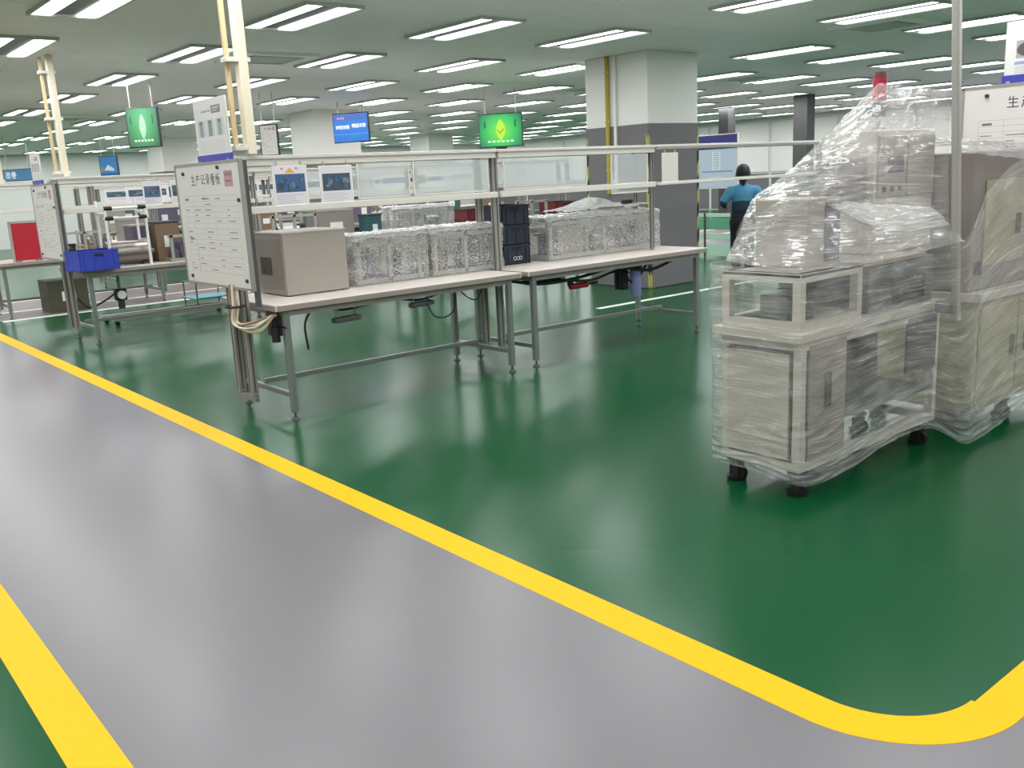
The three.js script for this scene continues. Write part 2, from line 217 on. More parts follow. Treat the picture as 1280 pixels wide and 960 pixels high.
// tall cable posts up to the ceiling
function cablePost(x, z, label, lean = [0, 0]) {
  const t = thing('cable_post', label, 'post', [x, 1.71, z]); const L = (y0, y1, w, d, ox, oz, m, n) => part(t, n, rbox(w, y1 - y0, d, ox, (y0 + y1) / 2, oz, 0.005), m);
  L(0, CEIL - 1.71, 0.075, 0.06, 0, 0, M.cream, 'trunking'); L(0.02, CEIL - 1.73, 0.03, 0.03, -0.04, 0.075, M.tan, 'conduit'); for (const y of [0.02, 0.55, 1.0]) part(t, 'bracket', rbox(0.09, 0.03, 0.16, -0.01, y + 0.02, 0.03, 0.004), M.offwhite);
  return t;
}
cablePost(-5.72, -2.6, 'tall cream cable post rising from the front bench rack to the ceiling');
cablePost(-10.42, -2.7, 'tall cream cable post rising from the bench with the blue bin');
cablePost(-13.7, -2.75, 'tall cream cable post beside the red panel bench');

// whiteboards with record forms, and the posters on top of them
const boardTex = (seed) => canvasTex(1024, 768, (g, w, h) => {
  const r = rng(seed); g.fillStyle = '#d9d5d0'; g.fillRect(0, 0, w, h); hanzi(g, '生产记录看板', 250, 50, 74, '#34343a', 1.12, 0.085);
  g.fillStyle = '#b78d9c'; g.fillRect(800, 40, 130, 100); g.fillStyle = '#8a5a70'; for (let i = 0; i < 5; i++) g.fillRect(812 + i * 22, 52, 14, 22); g.fillRect(815, 100, 90, 10);
  g.strokeStyle = '#a9a4a3'; g.lineWidth = 2; for (let y = 190; y < 720; y += 36) { g.beginPath(); g.moveTo(90, y); g.lineTo(960, y); g.stroke(); } for (const x of [90, 240, 420, 600, 780, 960]) { g.beginPath(); g.moveTo(x, 190); g.lineTo(x, 716); g.stroke(); }
  g.fillStyle = '#8d8888'; for (let y = 200; y < 700; y += 36) for (const x of [100, 255, 440, 620, 800]) if (r() < 0.42) g.fillRect(x, y + 8, 30 + 90 * r(), 7);
  g.fillStyle = '#6d6a6e'; g.fillRect(110, 206, 60, 14); g.fillRect(400, 205, 90, 10); g.fillRect(120, 470, 70, 14); g.strokeStyle = '#7c797a'; g.lineWidth = 4; g.beginPath(); g.moveTo(220, 480); g.lineTo(236, 700); g.stroke();
});
function whiteboard(x0, x1, y0, y1, z, label, seed, y00 = 0.77) {
  const w = x1 - x0, h = y1 - y0, t = thing('whiteboard', label, 'whiteboard', [(x0 + x1) / 2, y00, z]);
  const cy = (y0 + y1) / 2 - y00; const panel = part(t, 'panel', rbox(w, h, 0.018, 0, cy, 0, 0.004), M.offwhite); part(panel, 'record_sheet', new THREE.PlaneGeometry(w - 0.03, h - 0.03).translate(0, cy, 0.0105), mat(0xffffff, 0.45, 0, { map: boardTex(seed) }), 'printed record form');
  part(t, 'frame', mg([box(w + 0.012, 0.016, 0.026, 0, cy + h / 2, 0), box(w + 0.012, 0.016, 0.026, 0, cy - h / 2, 0), box(0.016, h, 0.026, -w / 2, cy, 0), box(0.016, h, 0.026, w / 2, cy, 0)]), M.aluDull);
  part(t, 'post', rbox(0.035, y1 - y00, 0.03, w / 2 - 0.02, (y1 - y00) / 2, -0.03, 0.004), M.darkGrey);
  for (const [px, py] of [[-w * 0.36, cy + h * 0.43], [w * 0.2, cy + h * 0.46], [w * 0.46, cy + h * 0.2], [-w * 0.4, cy - h * 0.44], [w * 0.45, cy - h * 0.43]]) part(t, 'magnet', cyl(0.012, 0.012, px, py, 0.016, 'z'), M.dark);
  return t;
}
whiteboard(-6.54, -5.48, 0.88, 1.672, -2.415, 'white record board at the end of the front bench, under a poster', 5);
whiteboard(-11.0, -10.13, 0.88, 1.64, -2.495, 'white record board at the end of the bench with the blue bin', 9);
const posterTex = canvasTex(384, 512, (g, w, h) => { g.fillStyle = '#dcd8d6'; g.fillRect(0, 0, w, h); g.fillStyle = '#6f6c70'; g.fillRect(215, 60, 110, 70); g.fillStyle = '#b9b5b6'; g.fillRect(230, 74, 80, 16); g.fillRect(230, 100, 60, 12); g.fillStyle = '#7d7a7e'; for (let i = 0; i < 4; i++) g.fillRect(95 + 28 * i, 92, 18, 20);
  for (const [x, c] of [[40, '#8c8f9e'], [150, '#8b8088'], [262, '#8f9c98']]) { g.fillStyle = '#c3c6c6'; g.fillRect(x - 8, 180, 100, 160); g.fillStyle = c; g.fillRect(x + 14, 190, 46, 145); g.fillStyle = '#6c6870'; g.beginPath(); g.arc(x + 37, 205, 18, 0, 7); g.fill(); } g.fillStyle = '#c9c4c2'; for (let y = 370; y < 480; y += 18) g.fillRect(40, y, 300, 6); });
const posterTexB = canvasTex(384, 512, (g, w, h) => { g.fillStyle = '#dcdad8'; g.fillRect(0, 0, w, h); g.strokeStyle = '#8e8c8c'; g.lineWidth = 6; g.beginPath(); g.arc(140, 90, 34, 0, 7); g.stroke(); g.beginPath(); g.moveTo(110, 100); g.lineTo(140, 70); g.lineTo(170, 100); g.stroke(); g.fillStyle = '#a5a3a6'; g.fillRect(45, 180, 320, 170); g.fillStyle = '#56545a'; g.beginPath(); g.ellipse(120, 260, 70, 84, 0.4, 0, 7); g.fill(); g.beginPath(); g.arc(150, 205, 30, 0, 7); g.fill(); g.fillStyle = '#8fa0c4'; for (let i = 0; i < 4; i++) g.fillRect(40 + 76 * i, 380, 50, 30); g.fillStyle = '#b9b7ba'; for (let y = 430; y < 490; y += 18) g.fillRect(40, y, 300, 7); });
function poster(x0, x1, y0, y1, z, tex, label) {
  const w = x1 - x0, h = y1 - y0, t = thing('poster_board', label, 'poster', [(x0 + x1) / 2, y0, z]); const p = part(t, 'panel', rbox(w, h, 0.012, 0, h / 2, 0, 0.003), M.offwhite); part(p, 'print', new THREE.PlaneGeometry(w - 0.01, h - 0.05).translate(0, h / 2 + 0.02, 0.0075), mat(0xffffff, 0.4, 0, { map: tex }));
  part(t, 'blue_strip', rbox(w + 0.02, 0.05, 0.018, 0, 0.025, 0.002, 0.003), M.blueBand, 'blue holder strip'); part(t, 'clip', mg([box(0.02, 0.03, 0.03, -w / 2 + 0.03, 0, 0.002), box(0.02, 0.03, 0.03, w / 2 - 0.03, 0, 0.002)]), M.alu);
}
poster(-6.11, -5.6, 1.672, 2.06, -2.42, posterTex, 'portrait poster with three figures above the front whiteboard');
poster(-10.9, -10.53, 1.64, 1.96, -2.5, posterTex, 'small portrait poster above the board by the blue bin');

// instruction sheets hung from the rack
const sheetTex = [0, 1, 2, 3].map((k) => canvasTex(256, 256, (g, w, h) => { const r = rng(70 + k); g.fillStyle = '#dcd8dc'; g.fillRect(0, 0, w, h); if (k === 0) { g.fillStyle = '#e0a040'; g.beginPath(); g.moveTo(128, 10); g.lineTo(170, 44); g.lineTo(86, 44); g.fill(); g.fillStyle = '#d98a78'; g.fillRect(60, 8, 20, 14); g.fillRect(170, 8, 20, 14); }
  const c = ['#3c5d86', '#41505c', '#5b5f7c', '#4e5a55'][k]; g.fillStyle = c; g.fillRect(14, 50, 228, 120); for (let i = 0; i < 16; i++) { g.fillStyle = ['#2c4a78', '#3a6f8c', '#6d7f8c', '#2e4c50', '#3f4456'][Math.floor(5 * r())]; g.fillRect(20 + 190 * r(), 56 + 80 * r(), 14 + 30 * r(), 10 + 30 * r()); } g.fillStyle = '#b6b2c2'; for (let y = 186; y < 240; y += 13) g.fillRect(20, y, 120 + 90 * r(), 4); }));
function sheet(x, y, z, w, h, k, label, group) { const t = thing('instruction_sheet', label, 'sheet', [x, y - h, z], 0, group); const a = part(t, 'holder', rbox(0.006, h, w, 0, h / 2, 0, 0.002), M.white); part(a, 'print', new THREE.PlaneGeometry(w - 0.012, h - 0.012).rotateY(Math.PI / 2).translate(0.0036, h / 2, 0), mat(0xffffff, 0.4, 0, { map: sheetTex[k] })); for (const o of [0.35, -0.35]) part(t, 'hook', box(0.004, 0.03, 0.012, 0, h + 0.012, w * o), M.alu); return t; }
sheet(-5.715, 1.635, -2.85, 0.25, 0.262, 0, 'hanging work sheet with blue pictures and an orange triangle on the front rack');
sheet(-5.715, 1.625, -3.19, 0.25, 0.255, 1, 'hanging work sheet with dark grey-blue pictures on the front rack');
function acrylic(x, y0, y1, z0, z1, label) { const t = thing('acrylic_panel', label, 'panel', [x, y0, (z0 + z1) / 2]); part(t, 'pane', rbox(0.006, y1 - y0, z1 - z0, 0, (y1 - y0) / 2, 0, 0.002), M.acrylic); part(t, 'edge_strip', mg([box(0.012, 0.012, z1 - z0, 0, 0.004, 0), box(0.012, y1 - y0, 0.01, 0, (y1 - y0) / 2, (z1 - z0) / 2), box(0.012, y1 - y0, 0.01, 0, (y1 - y0) / 2, -(z1 - z0) / 2)]), M.offwhite); }
acrylic(-5.72, 1.39, 1.63, -3.78, -3.36, 'clear acrylic panel hung beside the dark work sheet on the front rack');
acrylic(-5.72, 1.39, 1.63, -4.5, -3.82, 'wide clear acrylic panel hung by the rack uprights on the front rack');

acrylic(-5.72, 1.39, 1.63, -5.55, -4.66, 'clear acrylic panel on the front rack above the dark blue crates');
acrylic(-5.72, 1.3, 1.63, -6.3, -5.85, 'cloudy acrylic panel on the front rack above the loose film');
{ const t = thing('instruction_sheet', 'blank pale sheet hanging on the front rack near the column', 'sheet', [-5.715, 1.35, -6.6]); part(t, 'holder', rbox(0.006, 0.28, 0.22, 0, 0.14, 0, 0.002), M.offwhite); for (const o of [0.07, -0.07]) part(t, 'hook', box(0.004, 0.03, 0.012, 0, 0.29, o), M.alu); }

// ---------------------------------------------------------------- equipment on the front benches
{ const t = thing('equipment_box', 'plain grey metal equipment box at the end of the front bench', 'box', [-6.02, 0.77, -3.03]); part(t, 'body', rbox(0.44, 0.42, 0.48, 0, 0.215, 0, 0.01), M.greyBox); part(t, 'lid', rbox(0.45, 0.012, 0.49, 0, 0.425, 0, 0.004), M.beige); const p = part(t, 'vent_panel', rbox(0.36, 0.34, 0.008, 0, 0.22, 0.243, 0.003), M.greyBoxDark, 'darker vented end panel'); for (let i = 0; i < 6; i++) part(p, 'slot', box(0.012, 0.12, 0.004, -0.12 + 0.03 * i, 0.2, 0.248), M.black); for (const [a, b] of [[-0.18, -0.2], [0.18, -0.2], [-0.18, 0.2], [0.18, 0.2]]) part(t, 'rubber_foot', cyl(0.015, 0.012, a, 0.006, b), M.rubber); }
// contents seen through film: frames, motors, cylinders
function clutter(parent, x0, x1, y0, y1, z0, z1, seed, mats) {
  const r = rng(seed); const pick = () => mats[Math.floor(r() * mats.length)]; const L = z1 - z0, W = x1 - x0, H = y1 - y0;
  part(parent, 'frame', mg([box(W, 0.03, 0.03, (x0 + x1) / 2, y0 + 0.02, z0 + 0.03), box(W, 0.03, 0.03, (x0 + x1) / 2, y0 + 0.02, z1 - 0.03), box(0.03, 0.03, L, x1 - 0.02, y0 + 0.02, (z0 + z1) / 2), box(0.03, 0.03, L, x0 + 0.02, y0 + 0.02, (z0 + z1) / 2), ...[z0 + 0.03, (z0 + z1) / 2, z1 - 0.03].flatMap((z) => [box(0.03, H - 0.02, 0.03, x1 - 0.02, (y0 + y1) / 2, z), box(0.03, H - 0.02, 0.03, x0 + 0.02, (y0 + y1) / 2, z)]), box(0.03, 0.03, L, x1 - 0.02, y1 - 0.03, (z0 + z1) / 2)]), M.alu);
  const n = Math.round(L / 0.11);
  for (let i = 0; i < n; i++) { const z = z0 + 0.07 + (L - 0.14) * (i + 0.5 * r()) / n, x = x0 + W * (0.25 + 0.55 * r()), h = H * (0.35 + 0.5 * r()); const k = r();
    if (k < 0.35) part(parent, 'actuator', mg([cyl(0.025 + 0.02 * r(), h, x, y0 + h / 2, z), cyl(0.012, h * 0.3, x, y0 + h * 1.1, z), box(0.09, 0.02, 0.09, x, y0 + 0.01, z)]), pick());
    else if (k < 0.75) part(parent, 'bracket', mg([rbox(0.08 + 0.08 * r(), h, 0.02, x, y0 + h / 2, z, 0.004), rbox(0.1, 0.025, 0.1, x, y0 + h, z + 0.03, 0.004), cyl(0.02, 0.08, x + 0.04, y0 + h * 0.6, z + 0.04, 'z')]), pick());
    else part(parent, 'motor', mg([rbox(0.1, 0.1, 0.08, x, y0 + 0.07, z, 0.008), cyl(0.035, 0.1, x, y0 + 0.16, z), cyl(0.012, 0.06, x, y0 + 0.23, z)]), pick()); }
}
const clutterMats = [M.steel, M.black, M.alu, M.darkGrey, M.brown, M.aluDull, M.purpleGrey, M.greyBox];
function wrapBox(x0, x1, y0, y1, z0, z1, amp, seed, sag = 0.02, uvk = 1.6) {
  const W = x1 - x0, H = y1 - y0, L = z1 - z0; const g = new THREE.BoxGeometry(W, H, L, Math.round(W / 0.022), Math.round(H / 0.022), Math.round(L / 0.022)); const p = g.attributes.position, uv = g.attributes.uv, nn = g.attributes.normal;
  for (let i = 0; i < p.count; i++) { let x = p.getX(i), y = p.getY(i), z = p.getZ(i); const nx = Math.abs(nn.getX(i)), ny = Math.abs(nn.getY(i)); uv.setXY(i, uvk * (nx > 0.5 ? z : x) + seed, uvk * (ny > 0.5 ? z : y));
    const q = (o, f) => { const a = n3(x * f + o + seed, y * f * 1.3 + o, z * f); return 1 - 2 * Math.abs(a); }; const k = amp * (y < -H / 2 + 0.03 ? 0.25 : 1);
    const dx = k * (0.7 * q(0, 3.5) + 0.4 * q(9, 9)), dy = k * (0.7 * q(20, 3.5) + 0.4 * q(31, 9)), dz = k * (0.6 * q(40, 4) + 0.4 * q(53, 9)); const u = (x / W) * 2, v = (z / L) * 2; if (y > H * 0.2) y -= sag * (1 - u * u) * (1 - v * v) * (0.6 + 0.4 * q(70, 2)); p.setXYZ(i, x + dx, y < -H / 2 + 0.005 ? y : y + dy, z + dz); }
  g.translate((x0 + x1) / 2, (y0 + y1) / 2, (z0 + z1) / 2); g.computeVertexNormals(); return g;
}
function wrapped(x0, x1, y0, y1, z0, z1, seed, label, mats = clutterMats) {
  const cx = (x0 + x1) / 2, cz = (z0 + z1) / 2, t = thing('wrapped_fixture', label, 'equipment', [cx, y0, cz]);
  clutter(t, x0 - cx + 0.03, x1 - cx - 0.03, 0.005, y1 - y0 - 0.03, z0 - cz + 0.03, z1 - cz - 0.03, seed, mats);
  part(t, 'film', wrapBox(x0 - cx, x1 - cx, 0.004, y1 - y0, z0 - cz, z1 - cz, 0.011, seed), M.filmCrumple, 'crumpled clear stretch film'); const tg = new THREE.PlaneGeometry(x1 - x0 + 0.02, z1 - z0 + 0.02, 24, 60).rotateX(-Math.PI / 2), tp = tg.attributes.position; for (let i = 0; i < tp.count; i++) { const X = tp.getX(i), Z = tp.getZ(i), e = Math.max(0, Math.abs(X) / (x1 - x0) * 2 - 0.82) * 0.14 + Math.max(0, Math.abs(Z) / (z1 - z0) * 2 - 0.92) * 0.12; tp.setY(i, y1 - y0 + 0.014 - e - 0.014 * Math.abs(n2(X * 4 + seed, Z * 5)) + 0.006 * n2(X * 11, Z * 9 + seed)); } tg.computeVertexNormals(); part(t, 'top_sheet', tg, M.filmHazy, 'white cloudy top sheet of film'); return t;
}
wrapped(-6.22, -5.86, 0.77, 1.13, -4.0, -3.36, 3, 'film-wrapped fixture next to the bare grey box');
wrapped(-6.22, -5.84, 0.77, 1.135, -4.72, -4.02, 7, 'film-wrapped fixture between its twin and the dark blue crates');
{ const t = wrapped(-6.3, -5.9, 0.77, 1.135, -6.66, -5.26, 12, 'long film-wrapped fixture right of the dark blue crates'); part(t, 'control_box', rbox(0.16, 0.25, 0.3, 0.07, 0.16, 0.4, 0.008), M.greyBoxDark); }
{ // heap of loose film on the long wrapped fixture
  const g = new THREE.PlaneGeometry(0.42, 1.0, 40, 70).rotateX(-Math.PI / 2), p = g.attributes.position; for (let i = 0; i < p.count; i++) { const x = p.getX(i), z = p.getZ(i); const a = Math.exp(-Math.pow((z - 0.05) / 0.28, 2)) * Math.exp(-Math.pow(x / 0.17, 2)); p.setY(i, 0.008 + 0.1 * a + 0.018 * (1 - Math.abs(n2(x * 5 + 3, z * 7))) + 0.02 * (z < -0.35 ? 1 : 0)); } g.computeVertexNormals();
  const t = thing('loose_film', 'loose heap of folded white film on the long wrapped fixture', 'film', [-6.08, 1.15, -6.0]); part(t, 'fold', g, film(0.55, crumple, null, 0.012, 0.3)); part(t, 'core_tube', mg([cyl(0.028, 0.16, 0.02, 0.05, -0.42, 'z')]), M.black, 'dark end of the film core'); }
function crate(w, h, d, m, label, pos, turn, group, lip = 0.012) {
  const t = thing('crate', label, 'crate', pos, turn, group); const th = 0.006;
  part(t, 'shell', mg([box(w, th, d, 0, th / 2, 0), box(th, h, d, w / 2 - th / 2, h / 2, 0), box(th, h, d, -w / 2 + th / 2, h / 2, 0), box(w, h, th, 0, h / 2, d / 2 - th / 2), box(w, h, th, 0, h / 2, -d / 2 + th / 2)]), m);
  part(t, 'rim', mg([box(w + lip, 0.014, lip, 0, h - 0.007, d / 2), box(w + lip, 0.014, lip, 0, h - 0.007, -d / 2), box(lip, 0.014, d, w / 2, h - 0.007, 0), box(lip, 0.014, d, -w / 2, h - 0.007, 0)]), m);
  const n = Math.max(3, Math.round(d / 0.09)); for (let i = 0; i < n; i++) part(t, 'rib', box(0.006, h * 0.8, 0.008, w / 2 + 0.002, h * 0.45, -d / 2 + d * (i + 0.5) / n), m); part(t, 'grip', rbox(0.008, 0.03, 0.09, w / 2 + 0.001, h * 0.78, 0, 0.003), M.black); return t;
}
{ const names = ['bottom navy crate of the stack on the front bench, with white mark', 'middle navy crate of the stack on the front bench', 'top navy crate of the stack on the front bench']; for (let i = 0; i < 3; i++) { const c = crate(0.34, 0.162, 0.29, M.navy, names[i], [-6.18, 0.771 + 0.163 * i, -5.0], 0, null); if (!i) { const g = []; for (const k of [-1, 0, 1]) g.push(new THREE.TorusGeometry(0.014, 0.0025, 6, 20).rotateY(Math.PI / 2).translate(0.178, 0.05, k * 0.03)); part(c, 'mark', mg(g), M.white, 'white ring mark'); } } }
// under the front benches
function powerStrip(p, turn, label) { const t = thing('power_strip', label, 'power strip', p, turn); part(t, 'body', rbox(0.055, 0.035, 0.22, 0, 0, 0, 0.008), M.darkGrey); for (let i = 0; i < 4; i++) part(t, 'socket', cyl(0.016, 0.004, 0, 0.019, -0.075 + 0.05 * i), M.black); part(t, 'hanger', mg([box(0.006, 0.09, 0.012, 0, 0.06, -0.08), box(0.006, 0.09, 0.012, 0, 0.06, 0.08)]), M.aluDull); }
powerStrip([-5.58, 0.6, -3.1], 0.15, 'dark power strip hung under the bench below the grey box'); powerStrip([-5.58, 0.625, -3.72], 0.2, 'dark power strip hung under the bench among black cables');
solo('cable', tube([[-5.55, 0.44, -2.78], [-5.54, 0.62, -2.77], [-5.6, 0.695, -2.88], [-5.62, 0.66, -3.1], [-5.64, 0.68, -3.5], [-5.6, 0.655, -3.72], [-5.62, 0.68, -3.95], [-5.64, 0.7, -4.3]], 0.008, 90), M.cable, 'black cable sagging along the bench frame under the grey box', 'cable');
solo('cable', tube([[-5.56, 0.63, -3.75], [-5.54, 0.53, -3.8], [-5.54, 0.51, -3.9], [-5.56, 0.56, -4.0], [-5.6, 0.69, -4.05], [-5.57, 0.62, -4.14], [-5.56, 0.6, -4.2], [-5.6, 0.68, -4.3]], 0.005, 90), M.cable, 'thin black cable hanging in two loops below the power strip', 'cable');
solo('cable', tube([[-5.62, 0.7, -4.55], [-5.6, 0.64, -4.9], [-5.62, 0.64, -5.3], [-5.64, 0.68, -5.8], [-5.62, 0.62, -6.2], [-5.64, 0.69, -6.6]], 0.014, 90), M.cable, 'thick black cable bundle under the bench with crates', 'cable');
solo('cable', tube([[-5.7, 0.66, -5.0], [-5.66, 0.6, -5.5], [-5.7, 0.63, -5.9], [-5.68, 0.52, -6.05], [-5.7, 0.66, -6.25]], 0.011, 60), M.cable, 'black cable drooping beside the violet canister', 'cable');
{ const t = thing('air_gun', 'red plastic tool hanging under the bench with crates', 'tool', [-5.75, 0.555, -5.45]); part(t, 'body', rbox(0.05, 0.05, 0.22, 0, 0, 0, 0.02, 4), M.red); part(t, 'nozzle', cyl(0.012, 0.12, 0, 0.005, -0.16, 'z'), M.black); part(t, 'grip', rbox(0.035, 0.05, 0.05, 0, 0.03, 0.1, 0.012), M.dark); }
{ const t = thing('canister', 'pale violet canister under the bench right of the red tool', 'canister', [-5.68, 0.4, -6.08]); part(t, 'bowl', cyl(0.05, 0.24, 0, 0.12, 0, 'y', 0.05, 24), M.violet); part(t, 'cap', cyl(0.055, 0.06, 0, 0.27, 0, 'y', 0.05, 24), M.dark); part(t, 'bracket', rbox(0.02, 0.06, 0.1, -0.05, 0.27, 0, 0.004), M.steel); }
{ const t = thing('air_manifold', 'black air manifold with hoses under the right end of the crate bench', 'manifold', [-5.95, 0.42, -6.2]); part(t, 'block', rbox(0.07, 0.24, 0.08, 0, 0.12, 0, 0.01), M.black); part(t, 'plate', rbox(0.012, 0.3, 0.14, -0.04, 0.155, 0, 0.004), M.steel); for (let i = 0; i < 5; i++) part(t, 'hose', tube([[0.03, 0.05 + 0.04 * i, 0.02], [0.09, 0.06 + 0.03 * i, -0.05 - 0.02 * i], [0.08, 0.14 + 0.02 * i, -0.16], [0.0, 0.28, -0.22 - 0.03 * i]], 0.006, 24, 6), i % 2 ? M.cable : M.darkGrey); }
{ const t = thing('drive_unit', 'flat dark drive unit fixed below the bench by the red tool', 'drive', [-5.85, 0.6, -5.15]); part(t, 'body', rbox(0.16, 0.07, 0.34, 0, 0.035, 0, 0.01), M.dark); part(t, 'bracket', mg([box(0.02, 0.06, 0.02, 0.05, 0.095, 0.12), box(0.02, 0.06, 0.02, 0.05, 0.095, -0.12)]), M.alu); part(t, 'plug', rbox(0.03, 0.04, 0.04, 0.09, 0.03, -0.12, 0.006), M.white); }
{ const t = thing('valve_block', 'dark pneumatic valve block under the front bench end', 'valve', [-5.63, 0.55, -2.62]); part(t, 'body', rbox(0.12, 0.17, 0.1, 0, 0.085, 0, 0.01), mat(0x4a3e4c, 0.5)); part(t, 'regulator', mg([cyl(0.028, 0.1, 0.06, 0.02, 0.05), cyl(0.02, 0.05, 0.06, 0.1, 0.05)]), M.black); part(t, 'lever', cyl(0.006, 0.12, 0.12, 0.07, 0.03, 'x'), M.black); }
{ const t = thing('cable_coil', 'bundle of beige cables hanging at the front bench end', 'cable', [-5.75, 0.6, -2.43]); const r = rng(5); for (let i = 0; i < 9; i++) { const o = r() * 0.1 - 0.05, q = r() * 0.04, zz = r() * 0.05; part(t, 'strand', tube([[o - 0.02, 0.3, zz], [o - 0.03 + q, 0.17, 0.01 + zz], [o * 0.6 - 0.01, 0.06, 0.02 + zz], [o + 0.05, 0.01 + q, zz], [o * 0.5 + 0.16, 0.0 + 2 * q, zz - 0.06], [o * 0.3 + 0.2, 0.1, zz - 0.16]], 0.007, 36, 7), [M.cableBeige, M.tan, M.offwhite, M.brown][i % 4]); } part(t, 'tie', new THREE.TorusGeometry(0.06, 0.008, 6, 20).rotateX(Math.PI / 2).translate(-0.02, 0.16, 0.03), M.black); }

// ---------------------------------------------------------------- second bench row with the blue bin
bench(-10.85, -10.0, -4.65, -2.6, 0.77, 'workbench with the blue bin and steel roller', null);
bench(-10.85, -10.0, -6.9, -4.7, 0.77, 'workbench behind the grey equipment box', null);
bench(-10.85, -10.0, -9.6, -6.95, 0.77, 'workbench with dark red crates behind the front row', null);
rack(-10.43, [-2.57, -4.675, -6.925, -9.64], 'aluminium overhead rack over the bench row with the blue bin');
crate(0.36, 0.2, 0.4, M.blueBin, 'bright blue plastic bin on the bench corner', [-10.02, 0.772, -2.72], 0.15, null);
{ const t = thing('steel_roller', 'large brushed steel roller lying on the rear bench', 'roller', [-10.28, 0.9, -3.16]); part(t, 'drum', cyl(0.125, 0.44, 0, 0, 0, 'z', 0.125, 36), M.chrome); part(t, 'axle', cyl(0.025, 0.56, 0, 0, 0, 'z'), M.steel); part(t, 'cradle', mg([box(0.2, 0.03, 0.05, 0, -0.115, 0.15), box(0.2, 0.03, 0.05, 0, -0.115, -0.15)]), M.dark); }
{ const t = thing('pipe_rack', 'white lean-pipe rack with black joints over the steel roller', 'rack', [-10.12, 0.77, -3.12]); for (const z of [-0.2, 0.2]) for (const x of [-0.2, 0.08]) part(t, 'pipe', cyl(0.014, x > 0 ? 0.6 : 0.68, x, x > 0 ? 0.3 : 0.34, z), M.white); for (const y of [0.5, 0.6]) { part(t, 'crosspipe', cyl(0.014, 0.44, 0.08, y, 0, 'z'), M.white); for (const z of [-0.17, 0.17]) part(t, 'joint', cyl(0.022, 0.08, 0.08, y, z, 'z'), M.black); } for (const z of [-0.2, 0.2]) part(t, 'crosspipe', cyl(0.014, 0.3, -0.06, 0.55, z, 'x'), M.white); }
function boxStack(name, label, cat, pos, w, h, d, m, m2) { const t = thing(name, label, cat, pos); part(t, 'body', rbox(w, h, d, 0, h / 2, 0, 0.006), m); part(t, 'lid', rbox(w + 0.01, 0.02, d + 0.01, 0, h - 0.005, 0, 0.004), m2); part(t, 'label_plate', rbox(0.004, h * 0.3, d * 0.35, w / 2 + 0.002, h * 0.5, 0, 0.001), M.white); return t; }
boxStack('carton', 'brown carton on the rear bench right of the steel roller', 'carton', [-10.45, 0.772, -3.62], 0.3, 0.42, 0.26, M.carton, M.dark);
boxStack('control_unit', 'grey control unit behind the white pipe rack', 'equipment', [-10.6, 0.772, -3.4], 0.3, 0.4, 0.2, M.purpleGrey, M.greyBox);
function smallFixture(label, pos, seed, w = 0.34, h = 0.32, d = 0.42) { const t = thing('test_fixture', label, 'equipment', pos); clutter(t, -w / 2, w / 2, 0, h, -d / 2, d / 2, seed, clutterMats); return t; }
smallFixture('open metal test fixture with black actuators beside the brown carton', [-10.2, 0.772, -3.75], 31, 0.34, 0.3, 0.44);
smallFixture('open metal test fixture behind the front whiteboard', [-10.25, 0.772, -4.25], 37, 0.36, 0.36, 0.5);
smallFixture('dark metal test fixture behind the grey equipment box', [-10.3, 0.772, -5.05], 41, 0.4, 0.42, 0.6);
boxStack('monitor_unit', 'grey instrument cabinet on the rear bench under the hanging sheets', 'equipment', [-10.45, 0.772, -5.7], 0.3, 0.42, 0.5, M.greyBoxDark, M.greyBox);
boxStack('teal_unit', 'dark teal unit on the rear bench left of the wrapped fixture', 'equipment', [-10.2, 0.772, -6.12], 0.22, 0.34, 0.2, M.tealBlock, M.dark);
wrapped(-10.29, -10.03, 0.772, 1.18, -7.3, -6.35, 19, 'film-wrapped fixture on the rear bench beside dark red crates');
for (let i = 0; i < 2; i++) crate(0.36, 0.15, 0.42, M.redDark, ['lower dark red crate on the rear bench, near the rack uprights', 'upper dark red crate on the rear bench, near the rack uprights'][i], [-10.3, 0.772 + 0.152 * i, -7.8], 0, null);
for (let i = 0; i < 2; i++) crate(0.36, 0.16, 0.42, i ? M.redDark : M.dark, ['black crate under a dark red crate behind the loose film', 'dark red crate stacked on a black one behind the loose film'][i], [-10.25, 0.772 + 0.162 * i, -9.35], 0, null);
smallFixture('purple-grey test fixture left of the far dark red crate', [-10.3, 0.772, -8.75], 47, 0.36, 0.38, 0.6);
sheet(-10.265, 1.63, -3.5, 0.2, 0.26, 2, 'hanging sheet with slate blue photo above the brown carton'); sheet(-10.265, 1.63, -3.8, 0.2, 0.26, 3, 'hanging sheet with grey photo above the open test fixture'); sheet(-10.265, 1.63, -4.15, 0.24, 0.26, 1, 'hanging sheet with dark photo beside the front whiteboard');
acrylic(-10.26, 1.385, 1.64, -6.2, -5.0, 'clear acrylic panel on the second rack behind the front sheets'); acrylic(-10.26, 1.385, 1.64, -9.3, -7.3, 'long clear acrylic panel on the second rack near the column');
